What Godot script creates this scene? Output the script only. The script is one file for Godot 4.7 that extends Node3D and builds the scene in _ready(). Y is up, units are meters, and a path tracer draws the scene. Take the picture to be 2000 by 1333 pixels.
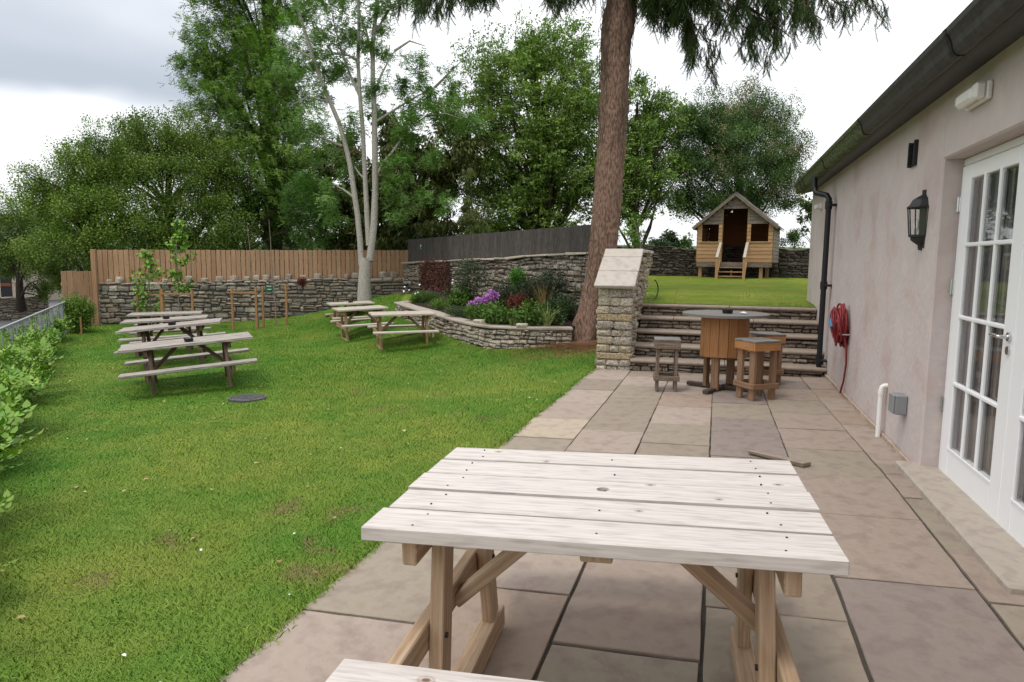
extends Node3D
# Beer garden behind a rendered pub building: lawn, flagged patio, stone walls, picnic tables, trees.
# World: -z runs along the building towards the steps, x to the right, camera above the origin.

const FOCAL := 1350.0            # in pixels of the 2000 x 1333 photograph
const EYE := Vector3(0, 1.5, 0)
var cam_basis := Basis(Vector3(0.9588576, 0.00993212, -0.28371369), Vector3(-0.04234247, 0.99321245, -0.10833346), Vector3(0.28071199, 0.1158895, 0.95276986))
var rng := RandomNumberGenerator.new()
var M := {}                      # materials by name
var T := {}                      # textures by name
var names := {}
var patch_noise := FastNoiseLite.new()


# ---------------------------------------------------------------- places
func at(px: float, py: float, depth: float) -> Vector3:
	return EYE + cam_basis * (Vector3((px - 1000.0) / FOCAL, -(py - 666.5) / FOCAL, -1.0) * depth)

func on_level(px: float, py: float, y: float) -> Vector3:
	var r := cam_basis * Vector3((px - 1000.0) / FOCAL, -(py - 666.5) / FOCAL, -1.0)
	return EYE + r * ((y - EYE.y) / r.y)

func patio_y(x: float, z: float) -> float:   # the flags fall towards the lawn, more so near the doors
	return x * (0.045 - 0.028 * clampf((-z - 2.0) / 7.5, 0.0, 1.0))

func edge_x(z: float) -> float:              # where the flags meet the lawn
	return -1.735 + clampf((-z - 3.0) / 6.6, 0.0, 1.0) * 0.11

# lawn levels: thin-plate surface through surveyed points [x, z, weight]
const LAWN_PTS := [
	[-1.740, 4.000, -0.003477],
	[-1.740, 2.000, -0.001408],
	[-1.740, 0.000, -0.002025],
	[-1.740, -2.000, -0.000570],
	[-1.722, -4.000, 0.001011],
	[-1.685, -6.000, 0.000040],
	[-1.649, -8.000, 0.004536],
	[-1.620, -9.600, -0.004182],
	[-1.650, -10.600, 0.017214],
	[-2.300, -12.400, -0.105122],
	[-1.800, -12.600, 0.035111],
	[-3.000, -11.900, -0.128262],
	[-2.300, -11.000, -0.007756],
	[-5.444, -13.223, 0.011904],
	[-4.749, -12.579, 0.033259],
	[-4.133, -12.020, -0.002408],
	[-3.889, -11.883, -0.012030],
	[-3.375, -11.782, 0.066416],
	[-3.002, -11.797, 0.257828],
	[-7.332, -15.004, 0.028880],
	[-3.328, -11.306, -0.129759],
	[-7.015, -7.158, -0.011594],
	[-6.236, -7.918, 0.011668],
	[-5.763, -11.733, 0.021779],
	[-5.151, -12.127, -0.067343],
	[-7.413, -13.136, -0.016776],
	[-8.739, -14.641, -0.080716],
	[-5.605, -7.262, -0.005305],
	[-15.368, -14.122, 0.002290],
	[-13.110, -15.359, 0.000672],
	[-11.972, -15.988, 0.000419],
	[-11.274, -16.379, 0.001582],
	[-10.566, -16.782, -0.015898],
	[-9.604, -17.338, -0.035968],
	[-8.494, -17.978, -0.008958],
	[-9.066, -8.625, -0.022326],
	[-7.837, -9.529, 0.027172],
	[-10.585, -10.167, -0.003053],
	[-9.402, -11.049, 0.013271],
	[-12.022, -11.736, -0.011533],
	[-10.862, -12.605, 0.007381],
	[-8.904, -16.349, 0.105903],
	[-13.998, -11.999, 0.011545],
	[-8.933, -7.289, 0.010670],
	[-5.686, -4.450, 0.002160],
	[-3.512, -2.538, -0.001934],
	[-3.200, 0.000, 0.004656],
	[-3.400, 4.000, 0.005471],
	[-8.000, 0.000, -0.003146],
	[-14.000, -5.000, 0.001719],
	[-17.000, -10.000, -0.003007]
]
const LAWN_LIN := [-0.667682, 0.054293, -0.030376]
const GX0 := -20.0
const GZ0 := -20.0
const GSTEP := 0.4
const GNX := 48
const GNZ := 62
var lawn_grid := PackedFloat32Array()

func make_lawn_grid() -> void:
	lawn_grid.resize(GNX * GNZ)
	for j in GNZ:
		for i in GNX:
			var x := GX0 + i * GSTEP
			var z := GZ0 + j * GSTEP
			var h: float = LAWN_LIN[0] + LAWN_LIN[1] * x + LAWN_LIN[2] * z
			for p in LAWN_PTS:
				var r2: float = (x - p[0]) * (x - p[0]) + (z - p[1]) * (z - p[1])
				if r2 > 1e-9:
					h += p[2] * 0.5 * r2 * log(r2)
			lawn_grid[j * GNX + i] = h

func lawn_y(x: float, z: float) -> float:
	var fx := clampf((x - GX0) / GSTEP, 0.0, GNX - 1.001)
	var fz := clampf((z - GZ0) / GSTEP, 0.0, GNZ - 1.001)
	var i := int(fx)
	var j := int(fz)
	var a := lerpf(lawn_grid[j * GNX + i], lawn_grid[j * GNX + i + 1], fx - i)
	var b := lerpf(lawn_grid[(j + 1) * GNX + i], lawn_grid[(j + 1) * GNX + i + 1], fx - i)
	return lerpf(a, b, fz - j)

func upper_y(_x: float, z: float) -> float:
	return 0.86 + clampf((-z - 11.2) / 8.0, 0.0, 1.2) * 0.16


# ---------------------------------------------------------------- nodes
func numbered(called: String) -> String:
	var n: int = names.get(called, 0)
	names[called] = n + 1
	return called if n == 0 else "%s_%03d" % [called, n]

func tag(o: Node3D, label := "", category := "", group := "", kind := "") -> void:
	if label: o.set_meta("label", label)
	if category: o.set_meta("category", category)
	if group: o.set_meta("group", group)
	if kind: o.set_meta("kind", kind)

func thing(called: String, label: String, category: String, where := Vector3.ZERO, turn := 0.0, group := "") -> Node3D:
	var o := Node3D.new()
	o.name = numbered(called)
	add_child(o)
	o.position = where
	o.rotation.y = turn
	tag(o, label, category, group)
	return o

func part(called: String, mesh: Mesh, mat: Material, parent: Node3D, xf := Transform3D()) -> MeshInstance3D:
	var o := MeshInstance3D.new()
	o.name = called if parent != self else numbered(called)
	o.mesh = mesh
	o.material_override = mat
	o.transform = xf
	parent.add_child(o, true)
	return o

func copies(called: String, mesh: Mesh, mat: Material, parent: Node3D, rows: PackedFloat32Array, count: int) -> MultiMeshInstance3D:
	var mm := MultiMesh.new()
	mm.transform_format = MultiMesh.TRANSFORM_3D
	mm.use_colors = true
	mm.mesh = mesh
	mm.instance_count = count
	mm.buffer = rows
	var o := MultiMeshInstance3D.new()
	o.name = called if parent != self else numbered(called)
	o.multimesh = mm
	o.material_override = mat
	parent.add_child(o, true)
	o.set_meta("kind", "stuff")
	return o

func push_row(rows: PackedFloat32Array, b: Basis, o: Vector3, c: Color) -> void:
	rows.append_array(PackedFloat32Array([b.x.x, b.y.x, b.z.x, o.x, b.x.y, b.y.y, b.z.y, o.y, b.x.z, b.y.z, b.z.z, o.z, c.r, c.g, c.b, 1.0]))

func rf(a: float, b: float) -> float:
	return rng.randf_range(a, b)

func rdir() -> Vector3:
	var z := rf(-1, 1)
	var t := rf(0, TAU)
	var s := sqrt(1.0 - z * z)
	return Vector3(cos(t) * s, z, sin(t) * s)

func frame(x: Vector3, up := Vector3.UP) -> Basis:   # x along, y as near up as can be
	var xx := x.normalized()
	var zz := xx.cross(up)
	if zz.length() < 1e-4:
		zz = xx.cross(Vector3.RIGHT)
	zz = zz.normalized()
	return Basis(xx, zz.cross(xx), zz)


# ---------------------------------------------------------------- textures and materials
func lin(r: float, g: float, b: float) -> Color:
	return Color(r, g, b).linear_to_srgb()

func ramp(stops: Array) -> Gradient:
	var g := Gradient.new()
	var offs := PackedFloat32Array()
	var cols := PackedColorArray()
	for s in stops:
		offs.append(s[0])
		cols.append(s[1])
	g.offsets = offs
	g.colors = cols
	return g

func noise_tex(sd: int, freq: float, octaves: int, stops: Array, size := 512, kind := FastNoiseLite.TYPE_SIMPLEX_SMOOTH) -> NoiseTexture2D:
	var n := FastNoiseLite.new()
	n.seed = sd
	n.noise_type = kind
	n.frequency = freq
	n.fractal_octaves = octaves
	n.fractal_gain = 0.55
	var t := NoiseTexture2D.new()
	t.width = size
	t.height = size
	t.seamless = true
	t.noise = n
	if stops.size():
		t.color_ramp = ramp(stops)
	return t

func wood_tex(sd: int, base: Color, streak: Color, knot: Color, streak_amount: float, knots: int, wear: float) -> ImageTexture:
	var w := 512
	var h := 256
	var im := Image.create(w, h, false, Image.FORMAT_RGB8)
	var n1 := FastNoiseLite.new()
	n1.seed = sd
	n1.frequency = 1.0
	n1.fractal_octaves = 3
	var r := RandomNumberGenerator.new()
	r.seed = sd
	var ks := []
	for k in knots:
		ks.append([r.randf() * w, r.randf() * h, r.randf_range(2.2, 4.6)])
	for y in h:
		for x in w:
			var fx := float(x) / w
			var fy := float(y) / h
			var bend := 0.0
			var dark := 0.0
			for k in ks:
				var dx: float = absf(x - k[0])
				dx = minf(dx, w - dx) * 0.85
				var dy: float = y - k[1]
				var d: float = sqrt(dx * dx + dy * dy) / k[2]
				bend += signf(dy) * exp(-d * d * 0.12) * 0.02
				dark = maxf(dark, 1.0 - smoothstep(0.5, 1.2, d))
				dark = maxf(dark, 0.35 * (1.0 - smoothstep(0.0, 0.5, absf(d - 1.5))))
			# blend two reads across the seam so that the texture tiles along the board
			var g1 := n1.get_noise_2d(fx * 2.2, (fy - bend) * 38.0)
			var g2 := n1.get_noise_2d((fx - 1.0) * 2.2, (fy - bend) * 38.0)
			var t := smoothstep(0.8, 1.0, fx)
			var g := lerpf(g1, g2, t)
			var f1 := n1.get_noise_2d(fx * 9.0 + 40.0, (fy - bend) * 120.0)
			var b1 := n1.get_noise_2d(fx * 9.0 + 90.0, fy * 22.0)
			var b2 := n1.get_noise_2d((fx - 1.0) * 9.0 + 90.0, fy * 22.0)
			var blot := lerpf(b1, b2, t)
			var s := clampf(0.5 + g * 0.9 + f1 * 0.35, 0.0, 1.0) * streak_amount + clampf(blot * 1.6, 0.0, 1.0) * wear
			var c := base.lerp(streak, clampf(s, 0.0, 1.0)).lerp(knot, dark)
			im.set_pixel(x, y, c)
	return ImageTexture.create_from_image(im)

func mat(col: Color, rough: float, tex: Texture2D = null, scale := Vector3.ONE, world := true, bump: Texture2D = null, bump_cm := 1.0) -> StandardMaterial3D:
	var m := StandardMaterial3D.new()
	m.albedo_color = col
	m.roughness = rough
	m.metallic_specular = 0.4
	if tex:
		m.albedo_texture = tex
	if bump:
		m.heightmap_enabled = true
		m.heightmap_texture = bump
		m.heightmap_scale = bump_cm
	if (tex or bump) and world:
		m.uv1_triplanar = true
		m.uv1_world_triplanar = true
		m.uv1_triplanar_sharpness = 4.0
	m.uv1_scale = scale
	return m

func leaf_mat(back: Color) -> StandardMaterial3D:
	var m := StandardMaterial3D.new()
	m.albedo_color = Color.WHITE
	m.vertex_color_use_as_albedo = true
	m.roughness = 0.55
	m.metallic_specular = 0.35
	m.cull_mode = BaseMaterial3D.CULL_DISABLED
	m.backlight_enabled = true
	m.backlight = back
	return m

func make_materials() -> void:
	var grey := func(v): return Color(v, v, v)
	T.fine = noise_tex(3, 0.03, 5, [[0.0, grey.call(0.68)], [0.45, grey.call(0.88)], [1.0, grey.call(1.0)]])
	T.blot = noise_tex(5, 0.012, 5, [[0.0, Color(0.72, 0.70, 0.70)], [0.4, Color(0.88, 0.86, 0.84)], [0.6, Color(0.95, 0.93, 0.92)], [1.0, Color(1.0, 1.0, 1.0)]])
	T.bump = noise_tex(7, 0.02, 6, [])
	T.fine_bump = noise_tex(8, 0.06, 4, [])
	T.flag = noise_tex(11, 0.011, 7, [[0.0, Color(0.84, 0.80, 0.78)], [0.35, Color(0.91, 0.885, 0.87)], [0.55, Color(0.95, 0.935, 0.915)], [0.75, Color(0.94, 0.925, 0.89)], [1.0, Color(0.90, 0.885, 0.83)]])
	T.lichen = noise_tex(13, 0.035, 5, [[0.0, Color(0.45, 0.43, 0.42)], [0.35, Color(0.72, 0.70, 0.67)], [0.55, Color(0.88, 0.86, 0.82)], [0.68, Color(0.95, 0.94, 0.92)], [0.8, Color(0.80, 0.80, 0.70)], [1.0, Color(1, 1, 1)]])
	T.render = noise_tex(17, 0.006, 5, [[0.0, Color(0.89, 0.85, 0.84)], [0.38, Color(0.95, 0.92, 0.92)], [0.5, Color(0.97, 0.955, 0.955)], [0.62, Color(0.95, 0.94, 0.95)], [1.0, Color(1, 0.99, 0.98)]])
	T.bark = noise_tex(19, 0.03, 5, [[0.0, Color(0.45, 0.42, 0.40)], [0.5, Color(0.8, 0.78, 0.76)], [1.0, Color(1, 1, 1)]])
	T.turf = noise_tex(23, 0.02, 5, [[0.0, Color(0.62, 0.55, 0.45)], [0.4, Color(0.85, 0.9, 0.7)], [1.0, Color(1, 1, 0.9)]])
	T.silver = wood_tex(31, Color(0.93, 0.92, 0.915), Color(0.76, 0.745, 0.74), Color(0.52, 0.43, 0.37), 0.5, 5, 0.5)
	T.warm = wood_tex(37, Color(0.98, 0.92, 0.85), Color(0.80, 0.69, 0.58), Color(0.40, 0.27, 0.19), 0.75, 1, 0.25)
	T.grey = wood_tex(41, Color(0.90, 0.88, 0.86), Color(0.55, 0.53, 0.51), Color(0.30, 0.28, 0.27), 0.85, 2, 0.55)

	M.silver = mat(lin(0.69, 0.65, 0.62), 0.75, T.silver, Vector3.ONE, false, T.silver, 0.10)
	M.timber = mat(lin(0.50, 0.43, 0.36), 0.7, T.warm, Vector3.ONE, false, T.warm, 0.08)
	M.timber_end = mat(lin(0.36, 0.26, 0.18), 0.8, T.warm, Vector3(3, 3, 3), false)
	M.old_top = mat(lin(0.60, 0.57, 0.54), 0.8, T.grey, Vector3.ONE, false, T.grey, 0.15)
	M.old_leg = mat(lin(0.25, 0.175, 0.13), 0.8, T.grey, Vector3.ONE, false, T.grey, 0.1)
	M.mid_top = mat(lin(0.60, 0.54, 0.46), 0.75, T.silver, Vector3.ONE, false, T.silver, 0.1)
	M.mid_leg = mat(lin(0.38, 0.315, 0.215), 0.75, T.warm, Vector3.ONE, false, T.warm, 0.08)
	M.fence = [mat(lin(0.43, 0.305, 0.225), 0.8, T.warm, Vector3.ONE, false, T.warm, 0.1), mat(lin(0.50, 0.37, 0.28), 0.8, T.warm, Vector3.ONE, false, T.warm, 0.1), mat(lin(0.44, 0.335, 0.26), 0.8, T.warm, Vector3.ONE, false, T.warm, 0.1)]
	M.stake = mat(lin(0.40, 0.27, 0.155), 0.8, T.warm, Vector3.ONE, false)
	M.dark_fence = [mat(lin(0.125, 0.113, 0.11), 0.8, T.grey, Vector3.ONE, false, T.grey, 0.1), mat(lin(0.15, 0.137, 0.133), 0.8, T.grey, Vector3.ONE, false, T.grey, 0.1)]
	M.bar_panel = mat(lin(0.42, 0.24, 0.115), 0.6, T.warm, Vector3.ONE, false, T.warm, 0.06)
	M.bar_leg = mat(lin(0.27, 0.195, 0.145), 0.7, T.warm, Vector3.ONE, false, T.warm, 0.08)
	M.stool_worn = mat(lin(0.33, 0.255, 0.205), 0.75, T.grey, Vector3.ONE, false, T.grey, 0.1)
	M.bar_foot = mat(lin(0.13, 0.10, 0.08), 0.8, T.grey, Vector3.ONE, false)
	M.bar_top = mat(lin(0.36, 0.36, 0.36), 0.7, T.grey, Vector3.ONE, false, T.grey, 0.1)
	M.cedar = [mat(lin(0.50, 0.37, 0.24), 0.75, T.warm, Vector3.ONE, false), mat(lin(0.44, 0.315, 0.20), 0.75, T.warm, Vector3.ONE, false), mat(lin(0.34, 0.29, 0.25), 0.8, T.grey, Vector3.ONE, false)]
	M.ply = mat(lin(0.20, 0.085, 0.035), 0.8, T.warm, Vector3.ONE, false)
	M.flag = []
	for c in [[0.33, 0.27, 0.235], [0.36, 0.30, 0.265], [0.29, 0.245, 0.205], [0.305, 0.265, 0.22], [0.38, 0.32, 0.285], [0.335, 0.265, 0.22], [0.26, 0.22, 0.205]]:
		var fm := mat(lin(c[0], c[1], c[2]), 0.72, T.flag, Vector3(0.9, 0.9, 0.9), true, T.bump, 0.5)
		fm.metallic_specular = 0.45
		M.flag.append(fm)
	M.flag_pale = mat(lin(0.44, 0.38, 0.31), 0.75, T.flag, Vector3(0.9, 0.9, 0.9), true, T.bump, 0.5)
	M.mortar = mat(lin(0.15, 0.128, 0.105), 0.95, T.fine, Vector3(6, 6, 6), true, T.fine_bump, 1.0)
	M.sand = mat(lin(0.30, 0.25, 0.20), 0.95, T.fine, Vector3(3, 3, 3), true, T.fine_bump, 1.0)
	M.pale_flag = mat(lin(0.47, 0.435, 0.405), 0.8, T.flag, Vector3(0.9, 0.9, 0.9), true, T.bump, 0.15)
	M.doorstep = mat(lin(0.43, 0.39, 0.35), 0.8, T.flag, Vector3(1.1, 1.1, 1.1), true, T.bump, 0.4)
	M.coping = mat(lin(0.42, 0.375, 0.335), 0.8, T.flag, Vector3(1.6, 1.6, 1.6), true, T.bump, 0.25)
	M.tread = mat(lin(0.315, 0.265, 0.225), 0.75, T.flag, Vector3(1.4, 1.4, 1.4), true, T.bump, 0.3)
	M.stone = []
	for c in [[0.38, 0.335, 0.295], [0.47, 0.43, 0.385], [0.31, 0.285, 0.265], [0.57, 0.53, 0.48], [0.43, 0.355, 0.28], [0.36, 0.34, 0.325]]:
		M.stone.append(mat(lin(c[0], c[1], c[2]), 0.9, T.lichen, Vector3(1.7, 1.7, 1.7), true, T.bump, 1.2))
	M.pale_stone = []
	for c in [[0.60, 0.55, 0.48], [0.66, 0.61, 0.54], [0.52, 0.48, 0.44], [0.60, 0.53, 0.43], [0.46, 0.425, 0.39], [0.55, 0.45, 0.31]]:
		M.pale_stone.append(mat(lin(c[0], c[1], c[2]), 0.9, T.lichen, Vector3(1.9, 1.9, 1.9), true, T.bump, 1.2))
	M.riser_stone = []
	for c in [[0.32, 0.275, 0.24], [0.39, 0.335, 0.29], [0.27, 0.235, 0.215], [0.44, 0.375, 0.325]]:
		M.riser_stone.append(mat(lin(c[0], c[1], c[2]), 0.9, T.lichen, Vector3(2, 2, 2), true, T.bump, 1.2))
	M.dark_stone = []
	for c in [[0.13, 0.115, 0.105], [0.16, 0.145, 0.13], [0.10, 0.092, 0.088]]:
		M.dark_stone.append(mat(lin(c[0], c[1], c[2]), 0.95, T.lichen, Vector3(1.7, 1.7, 1.7), true, T.bump, 1.2))
	M.pale_core = mat(lin(0.55, 0.50, 0.44), 1.0, T.lichen, Vector3(4, 4, 4), true)
	M.core = mat(lin(0.40, 0.36, 0.32), 1.0, T.lichen, Vector3(4, 4, 4), true)
	M.render = mat(lin(0.545, 0.488, 0.465), 0.92, T.render, Vector3(0.38, 0.38, 0.38), true, T.fine_bump, 0.35)
	M.plinth = mat(lin(0.48, 0.39, 0.32), 0.9, T.blot, Vector3(1.5, 1.5, 1.5), true, T.bump, 0.5)
	M.white = mat(lin(0.80, 0.80, 0.81), 0.4)
	M.white_plastic = mat(lin(0.74, 0.73, 0.70), 0.45)
	M.gutter = mat(lin(0.052, 0.05, 0.052), 0.5, T.blot, Vector3(2, 2, 2), true)
	T.algae = noise_tex(29, 0.02, 5, [[0.0, Color(0.30, 0.30, 0.30)], [0.42, Color(0.36, 0.38, 0.30)], [0.55, Color(0.46, 0.52, 0.30)], [1.0, Color(0.55, 0.60, 0.34)]])
	M.gutter_green = mat(lin(0.42, 0.42, 0.40), 0.7, T.algae, Vector3(1.2, 3.0, 0.7), true)
	M.soffit = mat(lin(0.058, 0.056, 0.058), 0.55)
	M.black = mat(lin(0.012, 0.012, 0.014), 0.4)
	M.iron = mat(lin(0.02, 0.02, 0.023), 0.45)
	M.grey_plastic = mat(lin(0.22, 0.23, 0.24), 0.5)
	M.slate = mat(lin(0.10, 0.10, 0.11), 0.7, T.blot, Vector3(2, 2, 2), true)
	M.steel = mat(lin(0.62, 0.62, 0.63), 0.25)
	M.steel.metallic = 1.0
	M.galv = mat(lin(0.36, 0.40, 0.44), 0.5, T.blot, Vector3(3, 3, 3), true)
	M.galv.metallic = 0.3
	M.hose = mat(lin(0.20, 0.02, 0.024), 0.45)
	M.blue = mat(lin(0.05, 0.22, 0.42), 0.5)
	M.sign_green = mat(lin(0.01, 0.10, 0.055), 0.5)
	M.sign_teal = mat(lin(0.03, 0.14, 0.13), 0.5)
	M.print_white = mat(lin(0.7, 0.72, 0.7), 0.6)
	M.soil = mat(lin(0.055, 0.038, 0.026), 1.0, T.fine, Vector3(2.5, 2.5, 2.5), true, T.fine_bump, 2.0)
	M.turf = mat(lin(0.20, 0.25, 0.05), 1.0, T.turf, Vector3(0.8, 0.8, 0.8), true, T.fine_bump, 1.0)
	M.field = mat(lin(0.09, 0.14, 0.035), 1.0, T.turf, Vector3(0.05, 0.05, 0.05), true)
	M.hill = mat(lin(0.10, 0.14, 0.07), 1.0, T.turf, Vector3(0.004, 0.004, 0.004), true)
	M.road = mat(lin(0.17, 0.17, 0.18), 0.9, T.fine, Vector3(1.5, 1.5, 1.5), true, T.fine_bump, 0.5)
	M.glass = StandardMaterial3D.new()
	M.glass.albedo_color = Color(0.9, 0.95, 0.95, 0.01)
	M.glass.transparency = BaseMaterial3D.TRANSPARENCY_ALPHA
	M.glass.roughness = 0.02
	M.glass.metallic_specular = 0.5
	M.bulb = mat(lin(0.85, 0.85, 0.85), 0.3)
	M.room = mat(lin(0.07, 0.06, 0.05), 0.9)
	M.blind = mat(lin(0.42, 0.38, 0.33), 0.8)
	M.oak = mat(lin(0.25, 0.13, 0.06), 0.6, T.warm, Vector3(1, 1, 1), true)
	M.bark_spruce = mat(lin(0.30, 0.195, 0.15), 0.95, T.bark, Vector3(1.6, 0.5, 1.6), true, T.bark, 2.5)
	M.bark_pale = mat(lin(0.58, 0.57, 0.525), 0.85, T.bark, Vector3(1.3, 2.2, 1.3), true, T.bark, 0.6)
	M.bark_dark = mat(lin(0.075, 0.06, 0.048), 0.95, T.bark, Vector3(2, 1, 2), true, T.bark, 1.5)
	M.bark_young = mat(lin(0.36, 0.32, 0.27), 0.9, T.bark, Vector3(6, 3, 6), true)
	M.twig = mat(lin(0.09, 0.06, 0.045), 0.95)
	M.leaf = leaf_mat(Color(0.50, 0.62, 0.22))
	M.needle = leaf_mat(Color(0.12, 0.18, 0.06))
	M.grass = leaf_mat(Color(0.45, 0.60, 0.18))
	M.petal = leaf_mat(Color(0.4, 0.3, 0.4))
	M.litter = leaf_mat(Color(0.05, 0.03, 0.02))


# ---------------------------------------------------------------- shapes
func tri(st: SurfaceTool, a: Vector3, b: Vector3, c: Vector3, out: Vector3) -> void:   # flat, wound so that it faces out
	var n := (b - a).cross(c - a)
	if n.length_squared() < 1e-14:
		return
	n = n.normalized()
	if n.dot(out) < 0.0:
		n = -n
		st.set_normal(n)
		st.add_vertex(a)
		st.set_normal(n)
		st.add_vertex(b)
		st.set_normal(n)
		st.add_vertex(c)
	else:
		st.set_normal(n)
		st.add_vertex(a)
		st.set_normal(n)
		st.add_vertex(c)
		st.set_normal(n)
		st.add_vertex(b)

func quad(st: SurfaceTool, a: Vector3, b: Vector3, c: Vector3, d: Vector3, out: Vector3) -> void:
	tri(st, a, b, c, out)
	tri(st, a, c, d, out)

func start() -> SurfaceTool:
	var st := SurfaceTool.new()
	st.begin(Mesh.PRIMITIVE_TRIANGLES)
	return st

# a board or block with chamfered edges; the grain (u) runs along its longest side
func add_block(st: SurfaceTool, s: Vector3, b: float, xf := Transform3D(), uv_off := Vector2.ZERO, wobble := 0.0) -> void:
	var h := s * 0.5
	b = minf(b, minf(h.x, minf(h.y, h.z)) * 0.8)
	var ax := 0
	if s.y > s.x and s.y >= s.z: ax = 1
	elif s.z > s.x and s.z > s.y: ax = 2
	var pts := {}
	for sx in [-1, 1]:
		for sy in [-1, 1]:
			for sz in [-1, 1]:
				var w := Vector3(rf(-wobble, wobble), rf(-wobble, wobble), rf(-wobble, wobble)) if wobble > 0.0 else Vector3.ZERO
				pts[[0, sx, sy, sz]] = Vector3(sx * h.x, sy * (h.y - b), sz * (h.z - b)) + w
				pts[[1, sx, sy, sz]] = Vector3(sx * (h.x - b), sy * h.y, sz * (h.z - b)) + w
				pts[[2, sx, sy, sz]] = Vector3(sx * (h.x - b), sy * (h.y - b), sz * h.z) + w
	var faces := []
	for sg in [-1, 1]:
		faces.append([pts[[0, sg, -1, -1]], pts[[0, sg, 1, -1]], pts[[0, sg, 1, 1]], pts[[0, sg, -1, 1]], 0])
		faces.append([pts[[1, -1, sg, -1]], pts[[1, 1, sg, -1]], pts[[1, 1, sg, 1]], pts[[1, -1, sg, 1]], 1])
		faces.append([pts[[2, -1, -1, sg]], pts[[2, 1, -1, sg]], pts[[2, 1, 1, sg]], pts[[2, -1, 1, sg]], 2])
		for sh in [-1, 1]:
			faces.append([pts[[1, -1, sg, sh]], pts[[1, 1, sg, sh]], pts[[2, 1, sg, sh]], pts[[2, -1, sg, sh]], 1])
			faces.append([pts[[0, sg, -1, sh]], pts[[0, sg, 1, sh]], pts[[2, sg, 1, sh]], pts[[2, sg, -1, sh]], 2])
			faces.append([pts[[0, sg, sh, -1]], pts[[0, sg, sh, 1]], pts[[1, sg, sh, 1]], pts[[1, sg, sh, -1]], 1])
			for sk in [-1, 1]:
				faces.append([pts[[0, sg, sh, sk]], pts[[1, sg, sh, sk]], pts[[2, sg, sh, sk]], null, 1])
	for f in faces:
		var mid: Vector3 = (f[0] + f[1] + f[2]) / 3.0
		var idx := [0, 1, 2] if f[3] == null else [0, 1, 2, 0, 2, 3]
		var n: Vector3 = (f[1] - f[0]).cross(f[2] - f[0])
		var flip: bool = n.dot(mid) > 0.0
		n = (n if flip else -n).normalized()
		if f[3] != null:
			mid = (f[0] + f[2]) * 0.5
			if n.dot(mid) < 0.0: n = -n
		for k in range(0, idx.size(), 3):
			var order := [idx[k], idx[k + 2], idx[k + 1]] if flip else [idx[k], idx[k + 1], idx[k + 2]]
			for q in order:
				var p: Vector3 = f[q]
				var along: float = p[ax]
				var across: float
				if f[4] == ax:
					along = p[(ax + 1) % 3]
					across = p[(ax + 2) % 3]
				else:
					across = p[3 - ax - int(f[4])] + (0.31 if f[4] == (ax + 1) % 3 else 0.0)
				st.set_uv(Vector2(along / 1.5, across / 0.6) + uv_off)
				st.set_normal((xf.basis * n).normalized())
				st.add_vertex(xf * p)

func block(s: Vector3, b := 0.004, wobble := 0.0) -> ArrayMesh:
	var st := start()
	add_block(st, s, b, Transform3D(), Vector2(rng.randf(), rng.randf()), wobble)
	return st.commit()

func board(called: String, a: Vector3, b: Vector3, wide: float, thick: float, mtl: Material, parent: Node3D, up := Vector3.UP, bevel := 0.004) -> MeshInstance3D:
	# a board from a to b: thick along up, wide across
	var d := b - a
	return part(called, block(Vector3(d.length(), thick, wide), bevel), mtl, parent, Transform3D(frame(d, up), (a + b) * 0.5))

func add_tube(st: SurfaceTool, pts: Array, radii: Array, sides := 8, caps := true) -> void:
	var rings := []
	var side := Vector3.ZERO
	for i in pts.size():
		var d: Vector3 = (pts[mini(i + 1, pts.size() - 1)] - pts[maxi(i - 1, 0)]).normalized()
		if side == Vector3.ZERO:
			side = d.cross(Vector3(0.3, 0.2, 0.93)).normalized()
		side = (side - d * side.dot(d)).normalized()
		var up := d.cross(side)
		var ring := []
		for k in sides + 1:
			var t := TAU * k / sides
			var n := side * cos(t) + up * sin(t)
			ring.append([pts[i] + n * radii[i], n])
		rings.append(ring)
	var run := 0.0
	for i in pts.size() - 1:
		var step: float = pts[i].distance_to(pts[i + 1])
		for k in sides:
			var q := [rings[i][k], rings[i][k + 1], rings[i + 1][k + 1], rings[i + 1][k]]
			var uv := [Vector2(run, k * 0.1), Vector2(run, (k + 1) * 0.1), Vector2(run + step, (k + 1) * 0.1), Vector2(run + step, k * 0.1)]
			for j in [0, 2, 1, 0, 3, 2]:
				st.set_uv(uv[j])
				st.set_normal(q[j][1])
				st.add_vertex(q[j][0])
		run += step
	if caps:
		for e in [0, pts.size() - 1]:
			var out: Vector3 = (pts[e] - pts[1 if e == 0 else e - 1]).normalized()
			for k in sides:
				tri(st, pts[e], rings[e][k][0], rings[e][k + 1][0], out)

func tube(pts: Array, radii: Array, sides := 8) -> ArrayMesh:
	var st := start()
	add_tube(st, pts, radii, sides)
	return st.commit()

func rod(a: Vector3, b: Vector3, r: float, sides := 8) -> ArrayMesh:
	return tube([a, b], [r, r], sides)

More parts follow.
